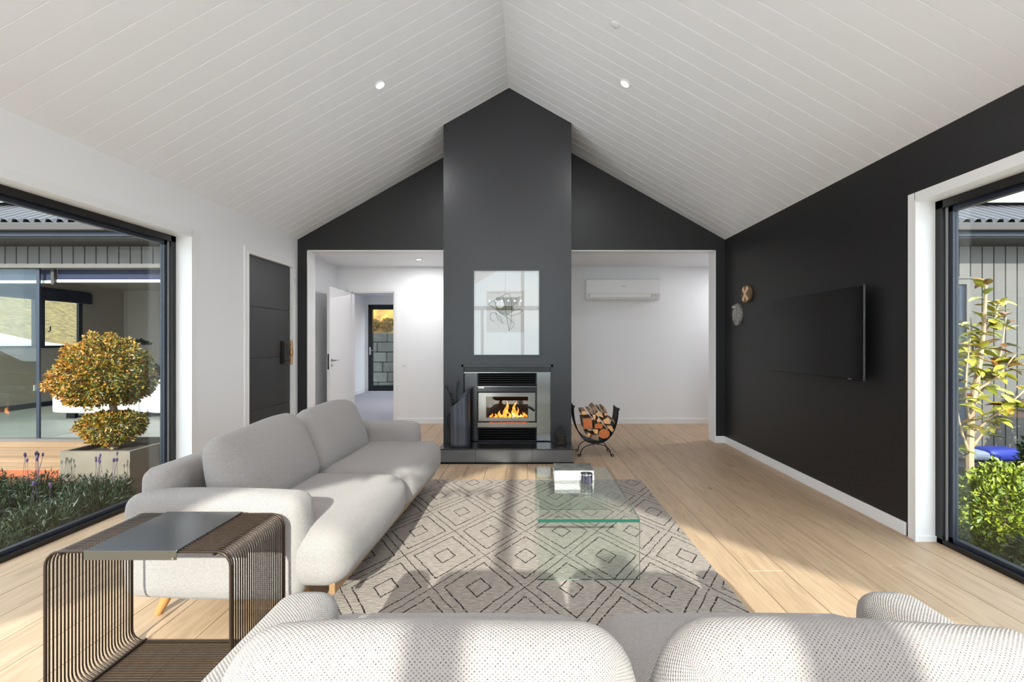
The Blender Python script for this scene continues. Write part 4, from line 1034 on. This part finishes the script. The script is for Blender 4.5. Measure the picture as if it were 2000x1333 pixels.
MB().tube([(wx+.06, 8.92, 1.45), (wx+.10, 8.92, 1.47), (wx+.10, 8.92, 1.56)], .01, 8).build('latch', 'iron', w5)
bl = thing('roman_blind', 'folded navy blind over the window of the wing room', 'blind', (RX0, 8.4, WZ1-.05))
box('fabric', 'navy_fabric', bl, RX0+.01, RX0+.09, 6.9, 9.75, 2.06, 2.27, bevel=.006)
box('head_rail', 'navy_alu', bl, RX0+.0005, RX0+.05, 6.9, 9.75, 2.27, 2.31)
# sliding door track, blinds and pane across the front of the wing room
m = MB(); m.box(-9.45, RX1, WY-.03, WY+.06, 2.20, 2.25).box(-9.45, RX1, WY-.03, WY+.08, -.02, .006)
w6 = struct(m.build('window_6', 'cladding'))
box('pane', 'window_glass', w6, -9.4, -6.32, WY+.03, WY+.036, .02, 2.2)
box('stile', 'navy_alu', w6, -6.34, -6.30, WY+.025, WY+.045, .006, 2.2)
for i, (xa, xb, zz, lab) in enumerate(((-9.4, -6.19, 2.02, 'partly lowered blind with white bottom bar at the far left of the wing opening'), (-6.15, -4.4, 2.03, 'partly lowered navy blind with white bottom bar above the topiary'))):
    b_ = thing('roller_blind', lab, 'blind', ((xa+xb)/2, WY+.1, zz), group='blinds of the wing opening')
    box('fabric', 'navy_fabric', b_, xa, xb, WY+.11, WY+.114, zz+.035, 2.2)
    box('bottom_bar', 'trim_white', b_, xa, xb, WY+.095, WY+.125, zz, zz+.036, bevel=.004)
box('blind_post', 'fascia', w6, -6.19, -6.15, WY+.06, WY+.1, 2.0, 2.2)
# pale sofa inside the wing
def wing_sofa():
    t = thing('sofa', 'white sofa seen from behind inside the neighbouring wing room', 'sofa', (-6.3, 7.75, 0))
    for (xa, xb) in ((-7.76, -6.21), (-6.2, -4.65)):
        soft('back', 'wing_sofa', t, rbox(xb-xa, .28, .55, .05, 8, (0, .02, .01), ((xa+xb)/2, 7.55, .36)))
        soft('seat', 'wing_sofa', t, rbox(xb-xa, .75, .32, .05, 8, (0, 0, .02), ((xa+xb)/2, 8.0, .27)))
    soft('headrest', 'wing_sofa', t, rbox(1.3, .22, .22, .06, 8, (0, 0, .01), (-5.35, 7.55, .68)))
    for xx in (-7.5, -4.9):
        for yy in (7.5, 8.25): box('leg', 'iron', t, xx-.07, xx+.07, yy-.03, yy+.03, .0, .09)
wing_sofa()
t = thing('bonsai', 'small dark bonsai tree in a pot on a stand inside the wing room', 'plant', (-8.05, 9.3, 0))
MB().box(-8.25, -7.85, 9.1, 9.5, 0, .75).build('stand', 'navy_alu', t, bevel=.01)
MB().lathe([(.10, .75), (.16, .90), (.15, .90), (.10, .86)], (-8.05, 9.3, 0), 20).build('pot', 'iron', t, smooth=True)
MB().tube([(-8.05, 9.3, .86), (-8.10, 9.3, 1.0), (-8.0, 9.3, 1.12), (-8.03, 9.3, 1.22)], [.03, .025, .02, .012], 8).build('trunk', 'bark', t, smooth=True)
m = MB(); random.seed(21)
for i in range(500):
    a = random.uniform(0, 6.28); q = math.sqrt(random.random()); leaf_mb(m, (-8.0+.26*q*math.cos(a), 9.3+.2*q*math.sin(a), 1.2+.09*(1-q*q)*random.random()+.02), .05)
tag(m.build('foliage', 'plant_dark', t), kind='stuff')
t = thing('potted_palm', 'blue-green potted palm behind the white sofa in the wing room', 'plant', (-7.35, 9.2, 0))
MB().lathe([(.13, .0), (.17, .45), (.15, .45), (.14, .4)], (-7.35, 9.2, 0), 20).build('pot', 'iron', t, smooth=True)
for i in range(16):
    a = i*2.4; L = .62+.15*math.sin(i); m = MB(); pts = [Vector((-7.35+.45*q*L*math.cos(a), 9.2+.45*q*L*math.sin(a), .42+L*(q*1.15-.55*q*q))) for q in (0, .25, .5, .75, 1)]
    sd = Vector((-math.sin(a), math.cos(a), 0))*.035
    vs = []
    for k, p in enumerate(pts): w = (.3, 1, 1, .7, .05)[k]; vs += [p+sd*w, p-sd*w, p+Vector((0, 0, .006))]
    m.add(vs, [(3*k, 3*k+3, 3*k+5, 3*k+2) for k in range(4)]+[(3*k+2, 3*k+5, 3*k+4, 3*k+1) for k in range(4)]).build('frond', 'plant_dark', t)
t = thing('wall_socket', 'white power socket low on the grey wall of the wing room', 'socket', (RX0, 8.75, .38))
box('plate', 'plastic_white', t, RX0+.0005, RX0+.01, 8.66, 8.84, .32, .43, bevel=.003)

# timber deck
DK0 = 4.53
deck = struct(MB().box(-9.8, -3.1, DK0+.02, WY-.03, -.3, -.05).build('deck', 'soil'))
nbd = 9; w = (WY-.03-DK0)/nbd
me = MB().box(-3.35, 3.35, -w/2+.003, w/2-.003, -.028, 0).mesh('deck_board')
copies('deck_board', me, 'deck_wood', deck, [(-6.45, DK0+w*(i+.5), -.02) for i in range(nbd)])
box('fascia_plank', 'deck_face', deck, -9.8, -3.1, DK0-.022, DK0+.018, -.135, -.025); box('fascia_plank', 'deck_face', deck, -9.8, -3.1, DK0-.022, DK0+.018, -.26, -.142)

# concrete planter with clipped two-tier topiary
px0, px1, py0, py1, pz = -4.42, -3.755, 4.30, 4.965, .215
t = thing('planter', 'square concrete planter holding the topiary at the deck edge', 'planter', ((px0+px1)/2, (py0+py1)/2, -.3))
m = MB(); th = .035
m.box(px0, px1, py0, py0+th, -.2995, pz).box(px0, px1, py1-th, py1, -.2995, pz).box(px0, px0+th, py0+th, py1-th, -.2995, pz).box(px1-th, px1, py0+th, py1-th, -.2995, pz)
m.build('shell', 'concrete', t)
box('soil', 'soil', t, px0+th, px1-th, py0+th, py1-th, -.29, pz-.05)
tc_ = Vector((-4.20, 4.63, pz-.05))
t = thing('topiary_shrub', 'orange and green clipped topiary with a dome above a lower tier', 'shrub', tuple(tc_))
MB().tube([(-4.20, 4.63, pz-.05), (-4.22, 4.62, .33), (-4.19, 4.63, .48), (-4.23, 4.64, .62), (-4.26, 4.63, .80)], [.045, .038, .034, .03, .02], 10).build('trunk', 'bark', t, smooth=True)
random.seed(31)
def dome(c, rx, ry, rz, zb, n, size, pointed=.0, low=1.0):
    m = MB()
    for i in range(n):
        while True:
            d = Vector((random.gauss(0, 1), random.gauss(0, 1), random.gauss(0, 1))).normalized()
            if d.z > zb: break
        lump = 1+.07*math.sin(d.x*9+1)*math.sin(d.z*8+2)+.05*math.sin(d.y*13+d.x*11)
        q = random.uniform(.80, 1.02)*lump if random.random() < .85 else random.uniform(.3, .8)
        p = Vector((c[0]+d.x*rx*q, c[1]+d.y*ry*q, c[2]+d.z*rz*q*(1+pointed*max(0, d.z)**4)*(low if d.z < 0 else 1)))
        leaf_mb(m, p, size*random.uniform(.7, 1.3), d*.9, .55)
    return m
off_ = Vector((-4.29, 4.63, .80))
def foliage(m, nm, mat, par):
    me = m.mesh(nm, off_); o = link(nm, me, mat, par); o.location = off_-par.location; o['kind'] = 'stuff'; return o
foliage(dome(off_+Vector((0, 0, .06)), .405, .40, .42, -.9, 13000, .034, .14, .66), 'dome_foliage', 'topiary_leaf', t)
foliage(dome((-4.215, 4.63, .43), .27, .26, .11, -.95, 4600, .032, 0, 2.0), 'lower_tier', 'topiary_leaf', t)
for k in range(10):
    a = k*.63; m = MB(); m.tube([(-4.23, 4.63, .62), (-4.27+.15*math.cos(a), 4.63+.2*math.sin(a), .76), (-4.33+.36*math.cos(a), 4.63+.36*math.sin(a), .90+.1*math.sin(k*2))], [.014, .009, .004], 6); m.build('branch', 'bark', t)

# lavender row outside the left window
def lavender(x, y, h, sp, label, n=520, flowers=9):
    t = thing('lavender_bush', label, 'bush', (x, y, -.3), group='lavender under the left window')
    m = MB()
    for i in range(n):
        a = random.uniform(0, 6.283); q = math.sqrt(random.random()); b = Vector((x+sp*.45*q*math.cos(a), y+sp*.45*q*math.sin(a), -.3))
        L = h*random.uniform(.6, 1.0)*(1-.35*q*q); d = Vector((math.cos(a)*q*.45, math.sin(a)*q*.45, 1)).normalized()
        s = d.cross(Vector((random.gauss(0, 1), random.gauss(0, 1), .1))).normalized()*.007
        m1 = b+d*L*.55; tip = b+d*L+Vector((random.gauss(0, .02), random.gauss(0, .02), 0))
        m.add([b-s*.5, b+s*.5, m1+s, tip, m1-s], [(0, 1, 2, 4), (4, 2, 3)])
        for k in range(3):
            leaf_mb(m, b+d*L*random.uniform(.35, .95), .055, d, .22)
    tag(m.build('foliage', 'lavender_leaf', t), kind='stuff')
    for i in range(flowers):
        a = random.uniform(0, 6.283); q = random.random()*.4; b = Vector((x+sp*q*math.cos(a), y+sp*q*math.sin(a), -.3+h*.7)); tp = b+Vector((random.gauss(0, .02), random.gauss(0, .02), h*random.uniform(.38, .55)))
        m = MB(); m.tube([b, tp], .0016, 4); m.tube([tp, tp+Vector((0, 0, .012)), tp+Vector((0, 0, .026)), tp+Vector((0, 0, .036))], [.004, .008, .008, .002], 6)
        m.build('flower_spike', 'lavender_flower', t)
random.seed(41)
lav = [(-4.85, 4.02, 0.42, 0.36, 'lavender bush with purple tips at the far left of the window bed'), (-4.3, 3.98, 0.4, 0.36, 'lavender bush in front of the left edge of the planter'), (-3.76, 4.0, 0.38, 0.34, 'low green bush before the right part of the planter'),
       (-4.95, 3.52, 0.4, 0.36, 'dark green bush nearest the frame edge, second row of the bed'), (-4.36, 3.5, 0.36, 0.36, 'dark green bush in the second row below the planter'), (-3.72, 3.48, 0.34, 0.34, 'short bush close against the left window sill'), (-4.1, 3.0, 0.32, 0.36, 'shaded bush low in the left window corner'), (-3.55, 2.95, 0.3, 0.32, 'shaded low bush nearest the camera by the left window')]
for x, y, h, sp, lab in lav: lavender(x, y, h+.05, sp, lab, flowers=10 if y > 3.6 else 3)

# hill, canopy and far bushes seen through the wing window
m = MB(); random.seed(51); NX, NY = 40, 40; vs = []
for i in range(NX+1):
    for j in range(NY+1):
        x = -13-i*1.3; y = -2+j*1.2; vs.append((x, y, -.3+max(0, (i*1.3)**1.02*.42)+random.uniform(-.12, .12)*(i > 0)))
m.add(vs, [(i*(NY+1)+j, (i+1)*(NY+1)+j, (i+1)*(NY+1)+j+1, i*(NY+1)+j+1) for i in range(NX) for j in range(NY)])
struct(m.build('hillside', 'hill_grass', smooth=True))
t = thing('canvas_canopy', 'pale canvas canopy top outside the wing room window', 'canopy', (-11.4, 9.2, -.3))
m = MB(); ap = Vector((-11.5, 9.6, 1.52)); base = []
for k in range(32):
    a = 2*math.pi*k/32; base.append(Vector((-11.5+1.15*math.cos(a), 9.6+1.7*math.sin(a), 1.12+.02*math.sin(k*4))))
mid = [ap.lerp(b, .5)+Vector((0, 0, -.05+.03*math.sin(k*5))) for k, b in enumerate(base)]
low = [b+Vector((0, 0, -.25)) for b in base]
m.add([ap]+mid+base+low, [(0, 1+k, 1+(k+1) % 32) for k in range(32)]+[(1+k, 33+k, 33+(k+1) % 32, 1+(k+1) % 32) for k in range(32)]+[(33+k, 65+k, 65+(k+1) % 32, 33+(k+1) % 32) for k in range(32)])
m.build('canvas', 'canvas_white', t, smooth=True)
for (xx, yy) in ((-12.2, 8.5), (-10.8, 8.5), (-12.2, 10.7), (-10.8, 10.7)): MB().tube([(xx, yy, -.299), (xx, yy, 1.15)], .025, 8).build('pole', 'iron', t)

# retaining wall and golden bank past the carpeted room
rw = struct(MB().box(-7.6, -2.2, 13.36, 13.6, -.5, 1.5).build('wall_retaining', 'soil'))
random.seed(61); bh = .29
for r in range(7):
    x = -6.9+(.3 if r % 2 else 0)
    while x < -2.4:
        w = random.uniform(.5, .68); MB().box(x+.008, x+w-.008, 13.16+r*.02, 13.38+r*.02, -.5+r*bh+.008, -.5+(r+1)*bh-.008).build('block', 'stone', rw, bevel=.02, bseg=1); x += w
m = MB(); vs = []
for i in range(24):
    for j in range(24): vs.append((-12+i*.6, 13.45+j*.35, 1.45+j*.26+random.uniform(-.1, .12)*(j > 0)))
m.add(vs, [(i*24+j, (i+1)*24+j, (i+1)*24+j+1, i*24+j+1) for i in range(23) for j in range(23)])
pm('bank_grass', (136, 100, 40), .95, var=.5, scale=3, bump=.6, bscale=12)
struct(m.build('bank', 'bank_grass', smooth=True))
random.seed(62)
for i, (bx, sz) in enumerate(((-5.15, .20), (-4.68, .18), (-4.2, .20))):
    t = thing('dry_shrub', ('golden dry shrub on the bank left of the retaining wall view', 'small golden shrub in the middle of the bank', 'golden dry shrub at the right of the bank')[i], 'shrub', (bx, 13.75, 1.55), group='dry shrubs on the bank')
    tag(dome((bx, 13.8, 1.75), sz, .3, sz*1.0, -.6, 700, .07).build('foliage', 'topiary_leaf', t), kind='stuff')

# ------------------------------------------------------------------ outside right: young magnolia, hedges, bushes
TB = Vector((3.80, 3.90, -.3))
t = thing('magnolia_tree', 'young magnolia tree with bronze-green leaves outside the right window', 'tree', tuple(TB))
random.seed(71)
def P(px, py, Y=3.9): return Vector(((px-1030)/889*Y, Y, 1.25-(py-668)/889*Y))
leaders = [[P(1893, 985), P(1893, 890), P(1897, 800), P(1912, 720), P(1922, 640), P(1926, 552)],
           [P(1893, 885, 3.9), P(1880, 850, 3.88), P(1868, 800, 3.85), P(1862, 730, 3.84), P(1866, 655, 3.82)],
           [P(1894, 880), P(1920, 845, 3.95), P(1960, 800, 4.0), P(1998, 765, 4.02), P(2030, 720, 4.05)],
           [P(1896, 830), P(1885, 775, 3.82), P(1888, 720, 3.78), P(1895, 660, 3.76)],
           [P(1900, 795), P(1930, 745, 3.98), P(1955, 690, 4.02), P(1965, 620, 4.04)],
           [P(1896, 850), P(1935, 815, 3.8), P(1975, 790, 3.75), P(2010, 800, 3.72)],
           [P(1912, 725), P(1900, 680, 3.98), P(1896, 620, 4.02)],
           [P(1910, 760), P(1950, 735, 3.85), P(1985, 690, 3.82)],
           [P(1893, 900), P(1868, 880, 3.95), P(1850, 830, 4.0), P(1845, 780, 4.0)],
           [P(1922, 650), P(1945, 620, 3.95), P(1950, 585, 3.95)]]
leaders[0] = [TB+Vector((0, 0, .001))]+leaders[0][1:]
for i, ld_ in enumerate(leaders):
    r0 = .032 if i == 0 else .009; n_ = len(ld_)
    MB().tube(ld_, [r0*(1-.8*k/(n_-1))+.003 for k in range(n_)], 8).build('trunk' if i == 0 else 'branch', 'bark_pale', t, smooth=True)
def leaf_mesh(w):
    n_ = 6; vs = [(0, 0, 0)]; 
    for k in range(1, n_): q = k/n_; ww = w*math.sin(math.pi*q**.85); vs += [(q, ww, .10*ww/w*.5-.25*q*q), (q, 0, -.25*q*q-.03), (q, -ww, .10*ww/w*.5-.25*q*q)]
    vs.append((1, 0, -.27)); e = len(vs)-1
    fs = [(0, 2, 1), (0, 3, 2)]
    for k in range(n_-2): a = 1+3*k; fs += [(a, a+1, a+4, a+3), (a+1, a+2, a+5, a+4)]
    a = 1+3*(n_-2); fs += [(a, a+1, e), (a+1, a+2, e)]
    me = MB().add(vs, fs).mesh('leaf', smooth=True); return me
lms = [leaf_mesh(.2), leaf_mesh(.26)]
cnt = 0
for i, ld_ in enumerate(leaders):
    n_ = 28 if i else 48
    for k in range(n_):
        q = random.uniform(.22 if i else .40, 1)*(len(ld_)-1); a = min(int(q), len(ld_)-2); p = ld_[a].lerp(ld_[a+1], q-a)
        az = random.uniform(0, 6.283); ln = random.uniform(.10, .165); el = random.uniform(-.8, .3)
        if cnt >= 298: break
        o = link('leaf', lms[k % 2], 'magnolia_leaf', t); o.location = p-TB+Vector((math.cos(az)*.015, math.sin(az)*.015, 0)); o.scale = (ln, ln, ln)
        o.rotation_euler = (random.uniform(-.5, .5), el, az); cnt += 1

def hedge(x, y, rx, ry, rz, mat, label, n=5200, size=.045, z=-.3, nm='hedge_shrub'):
    t = thing(nm, label, 'shrub', (x, y, z), group='shrubs outside the right window')
    m = dome((x, y, z+rz*.15), rx, ry, rz, -.2, n, size); tag(m.build('foliage', mat, t), kind='stuff')
    for k in range(5):
        a = k*1.26; MB().tube([(x+.03*math.cos(a), y+.03*math.sin(a), z), (x+rx*.5*math.cos(a), y+ry*.5*math.sin(a), z+rz*.8)], [.012, .004], 6).build('stem', 'bark', t)
hedge(3.64, 3.42, .38, .34, .54, 'hedge_leaf', 'rounded lime green shrub in front of the magnolia')
hedge(4.60, 3.50, .42, .36, .56, 'hedge_leaf', 'rounded lime green shrub at the right edge of the window')
hedge(3.20, 2.62, .34, .30, .40, 'bush_leaf', 'dark green shrub close to the right window pane')
hedge(4.05, 2.68, .37, .30, .42, 'bush_leaf', 'dark green shrub nearest the camera outside the right window')
hedge(3.62, 4.45, .26, .26, .72, 'hedge_leaf', 'upright yellow-green shrub left of the magnolia trunk')
hedge(5.05, 4.25, .36, .32, .70, 'bush_leaf', 'tall dark bush behind the magnolia by the grey wall', size=.07, n=3000)
hedge(6.25, 4.75, .36, .32, 1.15, 'bush_leaf', 'tallest dark bush against the cladding at the right edge', size=.08, n=3000)
struct(MB().box(4.6, 8.1, 5.0, WY-.03, -.2995, -.12).build('garden_bed', 'soil'))
t = thing('garden_sack', 'blue and white plastic sack lying behind the magnolia trunk', 'sack', (5.25, 5.3, -.12))
soft('blue_end', 'tarp_blue', t, rbox(.40, .25, .14, .06, 6, c=(5.47, 5.3, -.045)))
soft('white_end', 'tarp_white', t, rbox(.30, .24, .11, .05, 6, c=(5.15, 5.3, -.06)))

# ------------------------------------------------------------------ pendant behind the camera (its rod and bulbs show in the picture glass) and added pale ground for bounce light
PXc, PYc, PZc = -.56, -1.7, 2.5
t = thing('pendant_lamp', 'slim bar pendant with white globe bulbs reflected in the picture glass', 'pendant lamp', (PXc, PYc, PZc))
MB().tube([(PXc, PYc, PZc), (PXc, PYc, roof_z(PXc)-.001)], .006, 8).build('rod', 'iron', t)
MB().tube([(PXc-.42, PYc, PZc), (PXc+.42, PYc, PZc)], .010, 8).build('bar', 'iron', t)
MB().lathe([(.06, -.03), (.06, 0)], (PXc, PYc, roof_z(PXc)-.02), 20).build('ceiling_rose', 'iron', t)
for i in range(6):
    bx_ = PXc-.40+.16*i
    MB().lathe([(.004, -.075), (.018, -.07), (.025, -.05), (.018, -.025), (.010, -.01), (.010, 0)], (bx_, PYc, PZc), 16).build('globe', 'globe_glow', t, smooth=True)
    ld = bpy.data.lights.new('pendant_bulb', 'POINT'); ld.energy = PENDANT; ld.color = (.96, .98, 1.0); ld.shadow_soft_size = .015
    lo = bpy.data.objects.new('pendant_bulb', ld); C.objects.link(lo); lo.parent = t; lo.location = (bx_-PXc, 0, -.20)
pm('bounce_pale', (218, 216, 212), .8, var=.06, scale=2)
struct(MB().box(-12, 12, -16, YF-.2, -.3, -.02).box(-10, XL-.21, YF-.2, 2.2, -.3, -.12).box(XR+.21, 10, YF-.2, 2.2, -.3, -.12).build('bounce_ground', 'bounce_pale'))  # unseen pale ground added to bounce daylight up to the ceiling
